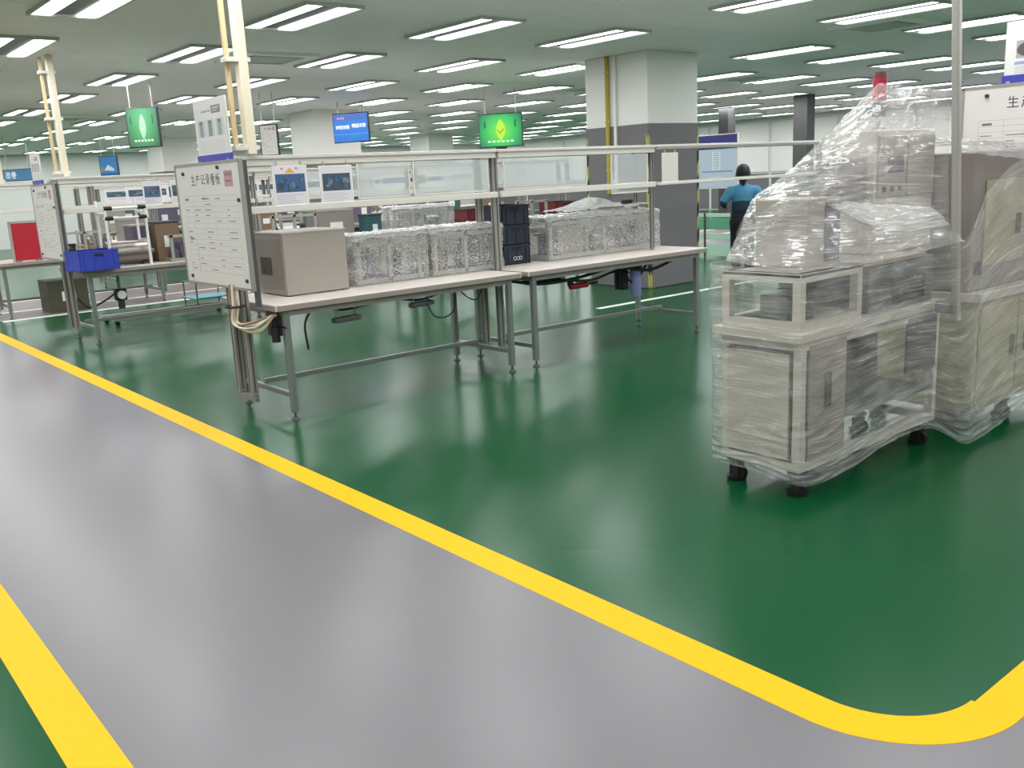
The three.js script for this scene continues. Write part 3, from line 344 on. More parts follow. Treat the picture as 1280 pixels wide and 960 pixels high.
{ const t = thing('flat_trolley', 'low flat trolley with steel rails behind the front whiteboard', 'trolley', [-11.35, 0, -3.95]); part(t, 'rail', rbox(0.04, 0.04, 1.5, 0.06, 0.075, 0, 0.005), M.alu); part(t, 'rail', rbox(0.04, 0.04, 1.5, -0.36, 0.075, 0, 0.005), M.alu); part(t, 'deck', rbox(0.46, 0.02, 0.5, -0.15, 0.2, -0.5, 0.004), mat(0x5f9aa8, 0.5), 'blue-green deck'); for (const [x, z] of [[0.06, -0.7], [0.06, 0.7], [-0.36, -0.7], [-0.36, 0.7]]) part(t, 'wheel', cyl(0.028, 0.03, x, 0.028, z, 'x'), M.rubber); for (const [x, z] of [[0.06, -0.28], [0.06, -0.72], [-0.36, -0.28], [-0.36, -0.72]]) part(t, 'stake', cyl(0.01, 0.32, x, 0.24, z), M.steel); part(t, 'top_frame', mg([box(0.44, 0.015, 0.015, -0.15, 0.4, -0.28), box(0.44, 0.015, 0.015, -0.15, 0.4, -0.72), box(0.015, 0.015, 0.45, 0.06, 0.4, -0.5), box(0.015, 0.015, 0.45, -0.36, 0.4, -0.5)]), M.steel); }
{ const t = thing('air_regulator', 'black air regulator hanging under the bench with the blue bin', 'regulator', [-10.35, 0.36, -3.05]); part(t, 'body', rbox(0.08, 0.12, 0.12, 0, 0.1, 0, 0.012), M.black); part(t, 'gauge', cyl(0.045, 0.03, 0.05, 0.1, 0, 'x', 0.045, 24), M.white); part(t, 'bowl', cyl(0.035, 0.1, 0, 0, 0), M.dark); part(t, 'hanger', rbox(0.02, 0.24, 0.03, -0.02, 0.26, 0, 0.004), M.steel); part(t, 'hose', tube([[0.02, 0.12, 0.06], [0.06, 0.05, 0.2], [0.02, 0.0, 0.34], [-0.05, 0.1, 0.42]], 0.01, 30), M.cable); }

// ---------------------------------------------------------------- third bench with the red panel
bench(-14.1, -13.25, -4.6, -2.45, 0.72, 'workbench with the upright red panel across the white line', null, mat(0xb39a94, 0.5));
{ const t = thing('red_panel', 'upright red panel with silver frame on the far left bench', 'panel', [-13.4, 0.722, -2.87]); part(t, 'panel', rbox(0.03, 0.48, 0.32, 0, 0.25, 0, 0.006), M.red); part(t, 'frame', mg([box(0.04, 0.03, 0.36, 0, 0.5, 0), box(0.04, 0.5, 0.025, 0, 0.25, 0.17), box(0.04, 0.5, 0.025, 0, 0.25, -0.17)]), M.alu); part(t, 'foot', mg([box(0.16, 0.02, 0.05, 0, 0.01, 0.12), box(0.16, 0.02, 0.05, 0, 0.01, -0.12)]), M.steel); }
rack(-13.72, [-2.5, -4.65], 'aluminium overhead rack over the bench with the red panel');
boxStack('equipment_chest', 'dark olive equipment chest on the floor under the far left bench', 'box', [-13.7, 0, -3.3], 0.5, 0.42, 0.5, mat(0x4a4a3a, 0.6), M.darkGrey);
smallFixture('tangle of grey actuators on the bench with the red panel', [-13.6, 0.722, -3.6], 53, 0.4, 0.34, 0.7);

// ---------------------------------------------------------------- benches further back
const farRows = [[-16.35, -4.5, -13.5, 'first'], [-20.9, -5.5, -16, 'second'], [-24.75, -7, -17, 'third']];
farRows.forEach(([x, za, zb, n], i) => {
  const step = (za - zb) / 3; for (let k = 0; k < 3; k++) { const z1 = za - step * k, z0 = z1 - step + 0.08; bench(x + 0.0, x + 0.85, z0, z1, 0.77, 'pale-topped workbench in the ' + n + ' row behind the cross aisle', 'benches behind the cross aisle, ' + n + ' row'); }
  rack(x + 0.42, [za + 0.04, za - step + 0.04, za - 2 * step + 0.04, zb + 0.04], 'aluminium overhead rack in the ' + n + ' row behind the cross aisle');
  const r = rng(100 + i); for (let z = za - 0.5; z > zb + 0.4; z -= 0.85 + 0.5 * r()) { const mi = Math.floor(6 * r()), m = [M.greyBox, M.greyBoxDark, M.beige, M.carton, M.purpleGrey, M.tealBlock][mi], h = 0.25 + 0.3 * r(); boxStack('instrument_case', ['light grey', 'dark grey', 'beige', 'brown', 'purple-grey', 'dark teal'][mi] + ' instrument case standing on the ' + n + ' row of rear benches', 'equipment', [x + 0.69, 0.772, z], 0.2 + 0.06 * r(), h, 0.3 + 0.3 * r(), m, M.greyBox).userData.group = 'instrument cases on the ' + n + ' rear row'; }
  for (let z = za - 0.8; z > zb + 0.8; z -= 1.6) { sheet(x + 0.585, 1.62, z, 0.7, 0.24, Math.floor(4 * r()), 'hanging picture sheet on the rack of the ' + n + ' rear row', 'hanging sheets of the ' + n + ' rear row'); }
});

// ---------------------------------------------------------------- hanging signs
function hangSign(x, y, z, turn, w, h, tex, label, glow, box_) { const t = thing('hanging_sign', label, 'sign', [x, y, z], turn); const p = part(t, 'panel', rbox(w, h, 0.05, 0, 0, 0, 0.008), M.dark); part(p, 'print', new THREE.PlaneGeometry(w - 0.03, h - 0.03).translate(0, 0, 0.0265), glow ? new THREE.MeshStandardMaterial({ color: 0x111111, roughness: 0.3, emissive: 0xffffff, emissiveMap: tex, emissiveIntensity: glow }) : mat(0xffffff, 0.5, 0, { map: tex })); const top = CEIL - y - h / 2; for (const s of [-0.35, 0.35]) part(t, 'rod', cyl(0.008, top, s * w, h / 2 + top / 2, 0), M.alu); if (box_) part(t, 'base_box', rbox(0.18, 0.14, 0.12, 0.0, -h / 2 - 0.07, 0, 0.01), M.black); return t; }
const blueTex = canvasTex(512, 352, (g, w, h) => { g.fillStyle = '#1f6fc8'; g.fillRect(0, 0, w, h); g.fillStyle = '#2a5fae'; g.fillRect(0, 0, w, 80); g.fillStyle = '#d98f9a'; for (let i = 0; i < 3; i++) g.fillRect(60 + 40 * i, 40, 24, 26); hanzi(g, '持续创新', 30, 140, 52, '#f2fbff', 1.02, 0.13); hanzi(g, '精益改善', 272, 128, 52, '#f2fbff', 1.02, 0.13); g.fillStyle = '#2f8fe0'; g.fillRect(0, 250, w, 14); g.fillStyle = '#1a86a8'; g.fillRect(240, 270, 120, 30); });
const leafTex = (base, dull) => canvasTex(384, 288, (g, w, h) => { const gr = g.createRadialGradient(190, 150, 30, 190, 150, 230); gr.addColorStop(0, dull ? '#5aa56e' : '#7fe04a'); gr.addColorStop(0.5, dull ? '#4a8f60' : '#35c25e'); gr.addColorStop(1, dull ? '#3f6f58' : '#1f7a5a'); g.fillStyle = gr; g.fillRect(0, 0, w, h); g.fillStyle = dull ? '#9fd0a6' : '#b8e83c'; g.beginPath(); g.moveTo(190, 40); g.quadraticCurveTo(280, 140, 190, 240); g.quadraticCurveTo(110, 140, 190, 40); g.fill(); g.strokeStyle = dull ? '#cfe6d2' : '#6a7a20'; g.lineWidth = 7; g.beginPath(); g.moveTo(160, 140); g.lineTo(190, 168); g.lineTo(222, 132); g.stroke(); g.fillStyle = dull ? '#d6ebd6' : '#d7f7c8'; for (let i = 0; i < 6; i++) g.fillRect(70 + i * 42, 236, 28, 16); g.fillStyle = '#175a3c'; g.fillRect(40, 60, 16, 60); g.fillRect(320, 50, 14, 70); });
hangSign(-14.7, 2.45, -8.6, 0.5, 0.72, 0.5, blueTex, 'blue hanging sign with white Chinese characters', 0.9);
hangSign(-12.41, 2.24, -10.1, 0.7, 0.74, 0.54, leafTex('#2c9a5a', false), 'bright green lit hanging display above the bench shelf', 0.8, true);
hangSign(-12.49, 2.33, -4.26, 0.75, 0.44, 0.5, leafTex('#4a7f5e', true), 'dull green hanging sign beside the front whiteboard');

const photoTex = canvasTex(256, 256, (g, w, h) => { g.fillStyle = '#3f86c4'; g.fillRect(0, 0, w, h); g.fillStyle = '#cfe4f4'; g.beginPath(); g.moveTo(60, 150); g.lineTo(120, 90); g.lineTo(200, 130); g.lineTo(210, 160); g.fill(); g.fillStyle = '#b98a4a'; g.fillRect(10, 120, 50, 40); g.fillStyle = '#2a5f9c'; g.fillRect(0, 180, w, 76); });
const stripTex = canvasTex(512, 128, (g, w, h) => { g.fillStyle = '#4f86b4'; g.fillRect(0, 0, w, h); hanzi(g, '改善', 40, 20, 88, '#e8f2fa', 1.1, 0.12); });
hangSign(-22.98, 2.12, -6.93, 0.6, 0.5, 0.56, photoTex, 'square blue picture sign hanging far behind the blue bin');
hangSign(-23.45, 2.05, -5.1, 0.6, 0.85, 0.26, stripTex, 'narrow blue sign with white characters far behind the red panel');
hangSign(-13.53, 2.2, -6.48, 0.6, 0.3, 0.46, boardTex(31), 'small grey hanging notice beside the cream cable post');

// ---------------------------------------------------------------- beyond the column
{ const tex = canvasTex(512, 640, (g, w, h) => { g.fillStyle = '#2b2f78'; g.fillRect(0, 0, w, 170); g.fillStyle = '#b9c6d6'; g.fillRect(0, 170, w, h - 170); g.fillStyle = '#dfe4f0'; for (let i = 0; i < 3; i++) { g.beginPath(); g.arc(70 + i * 66, 110, 22, 0, 7); g.fill(); } g.fillStyle = '#d7e0ea'; g.fillRect(210, 200, 100, 220); g.fillStyle = '#8fb0a6'; for (let y = 210; y < 410; y += 26) g.fillRect(225, y, 70, 12); g.fillStyle = '#7d9cc0'; g.fillRect(80, 430, 380, 20); g.fillStyle = '#e8eef4'; g.fillRect(170, 510, 180, 40); });
  const t = thing('notice_board', 'blue topped notice board on legs beyond the column', 'board', [-11.4, 0, -14.5]); const p = part(t, 'panel', rbox(1.0, 1.0, 0.04, 0, 1.56, 0, 0.006), M.offwhite); part(p, 'print', new THREE.PlaneGeometry(0.97, 0.97).translate(0, 1.56, 0.0215), mat(0xffffff, 0.5, 0, { map: tex })); for (const s of [-0.45, 0.45]) part(t, 'leg', rbox(0.04, 1.1, 0.04, s, 0.55, 0, 0.004), M.alu); for (const s of [-0.45, 0.45]) part(t, 'foot', rbox(0.05, 0.03, 0.5, s, 0.015, 0, 0.004), M.alu); }
{ const t = thing('guard_fence', 'low pale green guard fence with dark posts beyond the column', 'fence', [-9.4, 0, -12.35]); for (const [y, h, m] of [[0.7, 0.06, M.paleGreen], [0.56, 0.18, M.greenPaint], [0.36, 0.1, M.paleGreen], [0.14, 0.2, M.paleGreen]]) part(t, 'panel', rbox(2.2, h, 0.02, 0, y, 0, 0.004), m); for (let i = 0; i < 5; i++) part(t, 'post', rbox(0.025, 0.74, 0.03, -1.08 + 0.54 * i, 0.37, 0.02, 0.004), M.darkGrey); }

// ---------------------------------------------------------------- person seen from behind
function sdf(bones, cell, k = 0.03, blobs = []) { // bones: [a, b, ra, rb]
  const lo = new THREE.Vector3(9, 9, 9), hi = new THREE.Vector3(-9, -9, -9); for (const [a, b, r, s] of bones) for (const [p, q] of [[a, r], [b, s]]) for (let i = 0; i < 3; i++) { lo.setComponent(i, Math.min(lo.getComponent(i), p[i] - q - 3 * cell)); hi.setComponent(i, Math.max(hi.getComponent(i), p[i] + q + 3 * cell)); }
  const c = lo.clone().add(hi).multiplyScalar(0.5), half = Math.max(hi.x - lo.x, hi.y - lo.y, hi.z - lo.z) / 2, n = Math.min(150, Math.ceil(2 * half / cell)); const mc = new MarchingCubes(n, M.white, false, false, 60000); mc.isolation = 0; const H = n / 2;
  for (let z = 0; z < n; z++) for (let y = 0; y < n; y++) for (let x = 0; x < n; x++) { const px = c.x + (x - H) / H * half, py = c.y + (y - H) / H * half, pz = c.z + (z - H) / H * half; let d = 9; if (px < lo.x || px > hi.x || py < lo.y || py > hi.y || pz < lo.z || pz > hi.z) { mc.field[x + y * n + z * n * n] = -1; continue; }
    for (const [a, b, r, s, fl = 1] of bones) { const ax = b[0] - a[0], ay = b[1] - a[1], az = b[2] - a[2], qx = px - a[0], qy = py - a[1], qz = pz - a[2], l = ax * ax + ay * ay + az * az || 1e-9; let t = (qx * ax + qy * ay + qz * az) / l; t = t < 0 ? 0 : t > 1 ? 1 : t; const e = Math.hypot(qx - t * ax, qy - t * ay, (qz - t * az) * fl) - (r + (s - r) * t); const h = Math.max(k - Math.abs(d - e), 0) / k; d = Math.min(d, e) - h * h * k / 4; }
    mc.field[x + y * n + z * n * n] = -d; }
  mc.update(); const g = new THREE.BufferGeometry(); g.setAttribute('position', new THREE.BufferAttribute(mc.positionArray.slice(0, mc.count * 3), 3)); g.setAttribute('normal', new THREE.BufferAttribute(mc.normalArray.slice(0, mc.count * 3), 3)); g.setAttribute('uv', new THREE.BufferAttribute(new Float32Array(mc.count * 2), 2)); g.scale(half, half, half).translate(c.x, c.y, c.z); g.computeVertexNormals(); return g;
}
{ // faces local -z (away from the camera after the turn); left is -x
  const t = thing('person', 'person walking away in a light blue jacket and dark trousers', 'person', [-7.78, 0, -10.45], 0.64); const skin = mat(0x8a6250, 0.6), hair = mat(0x15131a, 0.5), jacket = mat(0x4f93b8, 0.75), apron = mat(0x1d3547, 0.8), trouser = mat(0x1b1d28, 0.85), shoe = mat(0xd8d8d8, 0.6);
  const hand = (sx, w, dir) => { const b = [[w, [w[0] + dir[0] * 0.07, w[1] + dir[1] * 0.07, w[2] + dir[2] * 0.07], 0.026, 0.03, 1]]; const e = b[0][1]; for (let i = 0; i < 4; i++) { const o = (i - 1.5) * 0.018, l = [0.05, 0.062, 0.058, 0.042][i]; const m = [e[0] + o * 0.4, e[1] + o, e[2] - 0.02 - l * 0.5]; b.push([[e[0], e[1] + o, e[2]], m, 0.0095, 0.009, 1], [m, [m[0] - sx * 0.02, m[1] - 0.006, m[2] - l * 0.4], 0.009, 0.008, 1]); } b.push([[w[0] + dir[0] * 0.02, w[1] + 0.02, w[2]], [w[0] - sx * 0.03, w[1] + 0.045, w[2] - 0.05], 0.012, 0.009, 1]); return b; };
  const eL = [-0.255, 1.0, 0.02], wL = [-0.24, 0.95, -0.2], eR = [0.25, 1.02, 0.03], wR = [0.24, 1.06, -0.19];
  const body = mg([sdf([[[0, 1.18, 0], [0, 1.28, -0.005], 0.05, 0.048, 1], [[0, 1.36, -0.005], [0, 1.405, 0.005], 0.083, 0.086, 0.9], [[0, 1.3, -0.045], [0, 1.32, -0.055], 0.045, 0.05, 1], [[0, 1.345, -0.098], [0, 1.325, -0.106], 0.012, 0.014, 1], [[-0.083, 1.355, 0.0], [-0.085, 1.33, 0.0], 0.016, 0.012, 1], [[0.083, 1.355, 0.0], [0.085, 1.33, 0.0], 0.016, 0.012, 1], [[0, 0.7, 0], [0, 1.12, 0], 0.1, 0.1, 1], [[-0.16, 1.15, 0], eL, 0.04, 0.036, 1], [eL, wL, 0.036, 0.026, 1], [[0.16, 1.15, 0], eR, 0.04, 0.036, 1], [eR, wR, 0.036, 0.026, 1], [[0, 1.12, 0], [-0.16, 1.15, 0], 0.06, 0.045, 1], [[0, 1.12, 0], [0.16, 1.15, 0], 0.06, 0.045, 1]], 0.011, 0.03), sdf(hand(-1, wL, [0.1, -0.1, -1]), 0.004, 0.008), sdf(hand(1, wR, [-0.1, 0.1, -1]), 0.004, 0.008)]);
  part(t, 'body', body, skin); part(t, 'eyes', mg([new THREE.SphereGeometry(0.012, 10, 8).translate(-0.032, 1.37, -0.083), new THREE.SphereGeometry(0.012, 10, 8).translate(0.032, 1.37, -0.083)]), M.black); part(t, 'mouth', rbox(0.045, 0.008, 0.01, 0, 1.3, -0.098, 0.003), mat(0x7a3b3a, 0.6));
  part(t, 'hair', sdf([[[0, 1.385, 0.015], [0, 1.41, 0.02], 0.095, 0.09, 1], [[0, 1.33, 0.05], [0, 1.38, 0.04], 0.07, 0.08, 1], [[0, 1.3, 0.07], [0, 1.24, 0.075], 0.035, 0.028, 1]], 0.008, 0.03), hair, 'dark hair tied at the nape');
  part(t, 'jacket', sdf([[[0, 1.1, 0.005], [0, 0.98, 0.005], 0.145, 0.135, 1.25], [[0, 1.14, 0], [-0.16, 1.14, 0.0], 0.075, 0.065, 1], [[0, 1.14, 0], [0.16, 1.14, 0], 0.075, 0.065, 1], [[-0.165, 1.14, 0], [-0.245, 1.03, 0.015], 0.06, 0.056, 1], [[0.165, 1.14, 0], [0.24, 1.05, 0.02], 0.06, 0.056, 1]], 0.011, 0.04), jacket, 'light blue short jacket');
  part(t, 'jacket_hem', sdf([[[0, 0.96, 0.005], [0, 0.9, 0.005], 0.146, 0.15, 1.2], [eL, [-0.245, 0.965, -0.12], 0.05, 0.042, 1], [eR, [0.243, 1.05, -0.12], 0.05, 0.042, 1]], 0.011, 0.03), apron, 'darker blue lower jacket and cuffs');
  part(t, 'trousers', sdf([[[0, 0.86, 0.01], [0, 0.76, 0.015], 0.145, 0.16, 1.15], [[-0.075, 0.72, 0.01], [-0.085, 0.42, -0.04], 0.098, 0.07, 1], [[-0.085, 0.42, -0.04], [-0.08, 0.09, 0.01], 0.068, 0.055, 1], [[0.075, 0.72, 0.01], [0.08, 0.42, 0.0], 0.098, 0.07, 1], [[0.08, 0.42, 0.0], [0.08, 0.09, 0.1], 0.068, 0.055, 1]], 0.012, 0.04), trouser);
  for (const [x, z] of [[-0.08, 0], [0.08, 0.09]]) part(t, 'shoe', sdf([[[x, 0.045, z + 0.03], [x, 0.04, z - 0.13], 0.045, 0.035, 1], [[x, 0.03, z + 0.03], [x, 0.03, z - 0.13], 0.03, 0.03, 1]], 0.008, 0.02), shoe);
}

// ---------------------------------------------------------------- wrapped machines on the right
function caster(parent, x, z) { const c = part(parent, 'caster', mg([cyl(0.022, 0.05, x, 0.085, z), rbox(0.07, 0.02, 0.07, x, 0.105, z), cyl(0.045, 0.02, x, 0.012, z, 'y', 0.05), box(0.05, 0.06, 0.012, x, 0.055, z + 0.02), box(0.05, 0.06, 0.012, x, 0.055, z - 0.02)]), M.black); part(c, 'wheel', cyl(0.034, 0.03, x + 0.02, 0.036, z, 'z'), M.rubber); }
{
  const t = thing('assembly_machine', 'grey assembly machine on castors wrapped in clear film', 'machine', [-2.5, 0, -4.1]); const q = (x0, x1, y0, y1, z0, z1, r) => span(x0 + 2.5, x1 + 2.5, y0, y1, z0 + 4.1, z1 + 4.1, r);
  const fr = (x0, x1, y0, y1, z0, z1) => { const g = [], s = 0.04; for (const x of [x0, x1 - s]) for (const z of [z0, z1 - s]) g.push(q(x, x + s, y0, y1, z, z + s)); for (const y of [y0, y1 - s]) { for (const x of [x0, x1 - s]) g.push(q(x, x + s, y, y + s, z0 + s, z1 - s)); for (const z of [z0, z1 - s]) g.push(q(x0 + s, x1 - s, y, y + s, z, z + s)); } return mg(g); };
  part(t, 'lower_frame', fr(-2.72, -2.29, 0.12, 0.72, -4.75, -3.5), M.machine);
  const d = part(t, 'front_panel', q(-2.69, -2.35, 0.17, 0.66, -3.515, -3.497, 0.004), M.beige, 'plain beige front door'); part(d, 'seam', mg([q(-2.345, -2.34, 0.17, 0.66, -3.51, -3.496), q(-2.69, -2.34, 0.662, 0.667, -3.51, -3.496)]), M.darkGrey);
  const s = part(t, 'side_panel', q(-2.3, -2.286, 0.16, 0.7, -3.86, -3.56, 0.004), M.greyBoxDark); part(s, 'handle', q(-2.286, -2.27, 0.4, 0.56, -3.72, -3.68, 0.006), M.black);
  part(t, 'side_panel', q(-2.3, -2.286, 0.42, 0.7, -4.72, -4.42, 0.004), M.darkGrey); part(t, 'side_panel', q(-2.715, -2.7, 0.16, 0.7, -4.7, -3.55, 0.004), M.darkGrey); part(t, 'inner_plate', q(-2.7, -2.31, 0.3, 0.32, -4.7, -3.56), M.steel);
  part(t, 'drive_unit', q(-2.6, -2.4, 0.32, 0.55, -4.35, -4.05, 0.01), M.darkGrey); part(t, 'cable_box', q(-2.42, -2.32, 0.5, 0.66, -4.2, -4.02, 0.01), M.black);
  part(t, 'worktop', q(-2.75, -2.27, 0.72, 0.765, -4.78, -3.46, 0.006), M.machine);
  part(t, 'upper_frame', fr(-2.72, -2.3, 0.765, 1.02, -4.0, -3.5), M.machine); part(t, 'top_plate', q(-2.72, -2.3, 1.0, 1.02, -4.6, -3.5, 0.004), M.greyBox);
  part(t, 'feeder', mg([q(-2.6, -2.45, 0.765, 0.9, -3.8, -3.62, 0.01), cyl(0.05, 0.16, -0.05, 0.85, 0.2), cyl(0.03, 0.1, 0.05, 0.9, 0.35)]), M.steel); part(t, 'gripper', mg([q(-2.4, -2.36, 0.765, 0.95, -3.7, -3.64, 0.004), q(-2.5, -2.36, 0.93, 0.96, -3.72, -3.62, 0.004)]), M.black);
  part(t, 'mid_body', q(-2.7, -2.32, 0.765, 1.0, -4.72, -4.1, 0.008), M.steel); part(t, 'dark_slot', q(-2.32, -2.3, 0.8, 0.92, -4.6, -4.3, 0.004), M.black);
  const cb = part(t, 'control_box', q(-2.7, -2.42, 1.02, 1.33, -4.0, -3.72, 0.008), M.greyBox); part(cb, 'side_cover', q(-2.42, -2.41, 1.04, 1.31, -3.98, -3.86, 0.003), M.darkGrey);
  const uc = part(t, 'upper_cabinet', q(-2.72, -2.46, 1.02, 1.63, -4.95, -4.36, 0.01), M.machine); part(uc, 'door', q(-2.46, -2.448, 1.3, 1.6, -4.93, -4.66, 0.004), M.greyBox); part(uc, 'door', q(-2.46, -2.448, 1.3, 1.6, -4.64, -4.38, 0.004), M.greyBox); part(uc, 'grille', q(-2.45, -2.44, 1.42, 1.5, -4.6, -4.46, 0.003), M.darkGrey); for (const z of [-4.42, -4.5, -4.58]) part(uc, 'button', cyl(0.014, 0.012, 0.056, 1.34, z + 4.1, 'x'), M.black);
  part(t, 'gantry_arm', mg([q(-2.62, -2.5, 1.3, 1.5, -4.36, -4.1, 0.01), q(-2.6, -2.54, 1.33, 1.36, -4.1, -3.98, 0.006), cyl(0.03, 0.2, -0.07, 1.22, -0.08)]), M.greyBoxDark);
  const tl = part(t, 'tower_light', mg([cyl(0.012, 0.1, -0.03, 1.66, -0.4), cyl(0.035, 0.012, -0.03, 1.637, -0.4)]), M.alu); part(tl, 'base_module', cyl(0.033, 0.07, -0.03, 1.73, -0.4), M.darkGrey); part(tl, 'red_lens', cyl(0.034, 0.11, -0.03, 1.825, -0.4, 'y', 0.034, 28), mat(0xa81c30, 0.3), 'red signal lens'); part(tl, 'cap', cyl(0.034, 0.03, -0.03, 1.895, -0.4, 'y', 0.028, 28), mat(0x5a1520, 0.4));
  for (const [x, z] of [[0.17, 0.55], [-0.17, 0.55], [0.17, -0.55], [-0.17, -0.55]]) caster(t, x, z);
}
{
  const t = thing('assembly_machine', 'khaki cabinet machine wrapped in film beside the leaning post', 'machine', [-2.5, 0, -5.5]); const q = (x0, x1, y0, y1, z0, z1, r) => span(x0 + 2.5, x1 + 2.5, y0, y1, z0 + 5.5, z1 + 5.5, r);
  part(t, 'lower_cabinet', q(-2.85, -2.2, 0.12, 0.72, -5.95, -4.98, 0.01), M.khaki); for (const [a, b] of [[-5.46, -5.0], [-5.93, -5.48]]) { const d = part(t, 'door', q(-2.2, -2.188, 0.16, 0.69, a, b, 0.005), M.khaki); part(d, 'handle', q(-2.188, -2.172, 0.38, 0.5, a < -5.6 ? b - 0.1 : a + 0.06, a < -5.6 ? b - 0.07 : a + 0.09, 0.005), mat(0x5a4434, 0.5)); }
  part(t, 'worktop', q(-2.88, -2.18, 0.72, 0.77, -5.97, -4.96, 0.006), M.machine); part(t, 'upper_cabinet', q(-2.85, -2.25, 0.77, 1.5, -5.95, -4.98, 0.012), M.greyBoxDark); const w = part(t, 'window', q(-2.25, -2.24, 0.9, 1.35, -5.6, -5.1, 0.004), M.khaki); part(w, 'latch', q(-2.24, -2.22, 1.05, 1.16, -5.5, -5.47, 0.004), M.black); part(t, 'switch', q(-2.25, -2.225, 0.86, 0.93, -5.06, -5.02, 0.004), M.black);
  for (const [x, z] of [[0.26, 0.06], [0.26, -0.4], [-0.28, 0.45], [-0.28, -0.4]]) caster(t, x, z);
}
{ // leaning post clamped to the machine worktop
  const a = new THREE.Vector3(-2.14, 0.68, -4.61), b = new THREE.Vector3(-2.13, CEIL, -4.345), t = thing('support_post', 'slim grey leaning post rising to the ceiling between wrapped machines', 'post', [a.x, a.y, a.z]); const d = b.clone().sub(a), L = d.length(), g = rbox(0.036, L, 0.036, 0, L / 2, 0, 0.008); const m = part(t, 'tube', g, M.alu); m.quaternion.setFromUnitVectors(new THREE.Vector3(0, 1, 0), d.normalize()); part(t, 'clamp', rbox(0.1, 0.06, 0.07, -0.045, 0.07, 0, 0.008), M.steel); }
{ // board and poster behind the khaki machine
  const t = whiteboard(-2.84, -1.79, 1.1, 1.885, -6.06, 'white record board standing behind the khaki wrapped machine', 5, 0); poster(-2.61, -2.09, 1.89, 2.245, -6.07, posterTexB, 'portrait poster with a dark figure above the board behind the khaki machine'); part(t, 'stand', mg([box(0.04, 1.2, 0.03, -0.5, 0.6, -0.02), box(0.05, 0.03, 0.36, -0.5, 0.015, -0.2), box(0.05, 0.03, 0.36, 0.5, 0.015, -0.2)]), M.alu); }
// the film
function filmGrid(rows, nu, nv, amp, fu, fv, seed, uvScale = 1) {
  const R = rows.map((r) => new THREE.CatmullRomCurve3(r.map((p) => new THREE.Vector3(...p)), false, 'centripetal')); const pos = [], uv = [], idx = [];
  for (let i = 0; i <= nu; i++) { const col = new THREE.CatmullRomCurve3(R.map((c) => c.getPoint(i / nu)), false, 'centripetal'); for (let j = 0; j <= nv; j++) { const p = col.getPoint(j / nv); pos.push(p.x, p.y, p.z); uv.push(i / nu * uvScale * 1.6 + seed * 0.13, j / nv * uvScale * 0.9); } }
  for (let i = 0; i < nu; i++) for (let j = 0; j < nv; j++) { const a = i * (nv + 1) + j, b = a + nv + 1; idx.push(a, a + 1, b, b, a + 1, b + 1); }
  const g = new THREE.BufferGeometry(); g.setAttribute('position', new THREE.Float32BufferAttribute(pos, 3)); g.setAttribute('uv', new THREE.Float32BufferAttribute(uv, 2)); g.setIndex(idx); g.computeVertexNormals(); const P = g.attributes.position, N = g.attributes.normal;
  for (let i = 0; i <= nu; i++) for (let j = 0; j <= nv; j++) { const k = i * (nv + 1) + j, u = i / nu, v = j / nv; const r1 = 1 - 2 * Math.abs(n2(u * fu + seed, v * fv + u * 2)), r2 = 1 - 2 * Math.abs(n2(u * fu * 2.7 + seed + 5, v * fv * 2.3 - u * 3)), d = amp * (0.7 * r1 + 0.35 * r2); P.setXYZ(k, P.getX(k) + d * N.getX(k), P.getY(k) + d * N.getY(k), P.getZ(k) + d * N.getZ(k)); }
  g.computeVertexNormals(); return g;
}
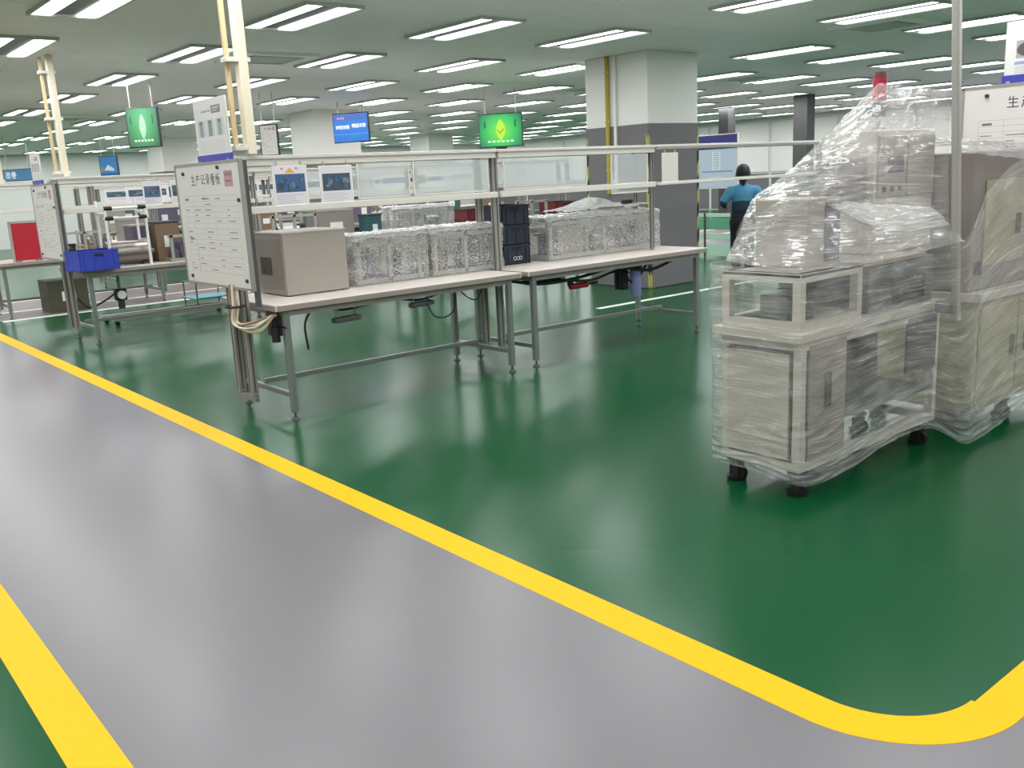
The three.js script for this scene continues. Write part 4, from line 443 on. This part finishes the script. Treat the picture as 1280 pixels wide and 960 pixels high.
{
  const t = thing('stretch_film', 'clear stretch film tented and wrapped around both machines', 'film', [0, 0, 0]);
  // tent from the signal tower and post down to the front box
  part(t, 'tent_sheet', filmGrid([
    [[-2.51, 1.85, -4.445], [-2.42, 1.84, -4.43], [-2.3, 1.81, -4.45], [-2.165, 1.79, -4.47]],
    [[-2.605, 1.63, -4.2], [-2.46, 1.63, -4.2], [-2.3, 1.61, -4.34], [-2.165, 1.6, -4.49]],
    [[-2.7, 1.45, -3.98], [-2.46, 1.45, -4.02], [-2.32, 1.44, -4.24], [-2.165, 1.42, -4.505]],
    [[-2.77, 1.33, -3.8], [-2.43, 1.34, -3.72], [-2.36, 1.31, -4.12], [-2.165, 1.27, -4.52]],
    [[-2.755, 1.18, -3.67], [-2.42, 1.2, -3.69], [-2.28, 1.18, -4.1], [-2.165, 1.17, -4.54]],
    [[-2.755, 1.055, -3.57], [-2.34, 1.035, -3.52], [-2.215, 1.04, -4.05], [-2.1, 1.08, -4.56]]], 120, 100, 0.006, 2.2, 7, 2), M.filmThin);
  part(t, 'slope_sheet', filmGrid([[[-2.41, 1.3, -3.86], [-2.42, 1.3, -4.06], [-2.38, 1.275, -4.3], [-2.25, 1.24, -4.54]], [[-2.4, 1.292, -3.865], [-2.34, 1.245, -4.06], [-2.28, 1.22, -4.3], [-2.2, 1.2, -4.54]], [[-2.39, 1.285, -3.87], [-2.29, 1.19, -4.05], [-2.235, 1.15, -4.28], [-2.16, 1.16, -4.54]]], 70, 40, 0.005, 2, 5, 14), M.filmHazy, 'white folded sheet of film over the front slope');
  part(t, 'tent_back', filmGrid([
    [[-2.51, 1.85, -4.445], [-2.58, 1.8, -4.5], [-2.76, 1.68, -4.7]], [[-2.7, 1.45, -3.98], [-2.78, 1.44, -4.15], [-2.8, 1.4, -4.6]], [[-2.77, 1.33, -3.8], [-2.8, 1.3, -4.0], [-2.82, 1.25, -4.6]], [[-2.755, 1.055, -3.57], [-2.8, 1.04, -3.9], [-2.82, 1.03, -4.6]]], 50, 60, 0.008, 3, 7, 4), M.filmThin);
  // wrap round the lower bodies, from the back of the front box round the corner and along the side
  const path = [[-2.78, -3.9], [-2.765, -3.47], [-2.5, -3.452], [-2.262, -3.455], [-2.245, -3.75], [-2.235, -4.1], [-2.2, -4.4], [-2.11, -4.6], [-2.13, -4.85], [-2.14, -5.25], [-2.14, -5.6], [-2.14, -6.0]];
  const topY = [1.06, 1.055, 1.045, 1.04, 1.04, 1.045, 1.06, 1.09, 1.3, 1.45, 1.42, 1.4], botY = [0.12, 0.11, 0.1, 0.085, 0.09, 0.15, 0.17, 0.06, 0.03, 0.06, 0.07, 0.08], flare = [0, 0, 0, 0.01, 0.02, 0.03, 0.05, 0.03, 0.03, 0.02, 0.02, 0.02];
  const rows = [0, 0.28, 0.5, 0.75, 0.9, 1].map((v) => path.map(([x, z], i) => [x + (v > 0.45 ? 0.012 : 0) + flare[i] * v * v, topY[i] + (botY[i] - topY[i]) * v, z]));
  part(t, 'wrap_sheet', filmGrid(rows, 230, 100, 0.008, 7, 9, 7, 2), M.film);
  // sheet over the khaki machine, rising towards the board
  part(t, 'top_sheet', filmGrid([[[-2.2, 1.5, -4.78], [-2.14, 1.46, -5.2], [-2.13, 1.42, -5.6], [-2.14, 1.4, -6.0]], [[-2.36, 1.57, -4.82], [-2.3, 1.55, -5.2], [-2.3, 1.53, -5.6], [-2.3, 1.52, -6.0]], [[-2.75, 1.62, -4.9], [-2.7, 1.56, -5.2], [-2.7, 1.55, -5.6], [-2.7, 1.54, -6.0]]], 60, 40, 0.01, 5, 5, 9), M.film);
}

scene.traverse((o) => { if (o.isMesh) { o.castShadow = true; o.receiveShadow = true; } });
renderer.render(scene, camera);
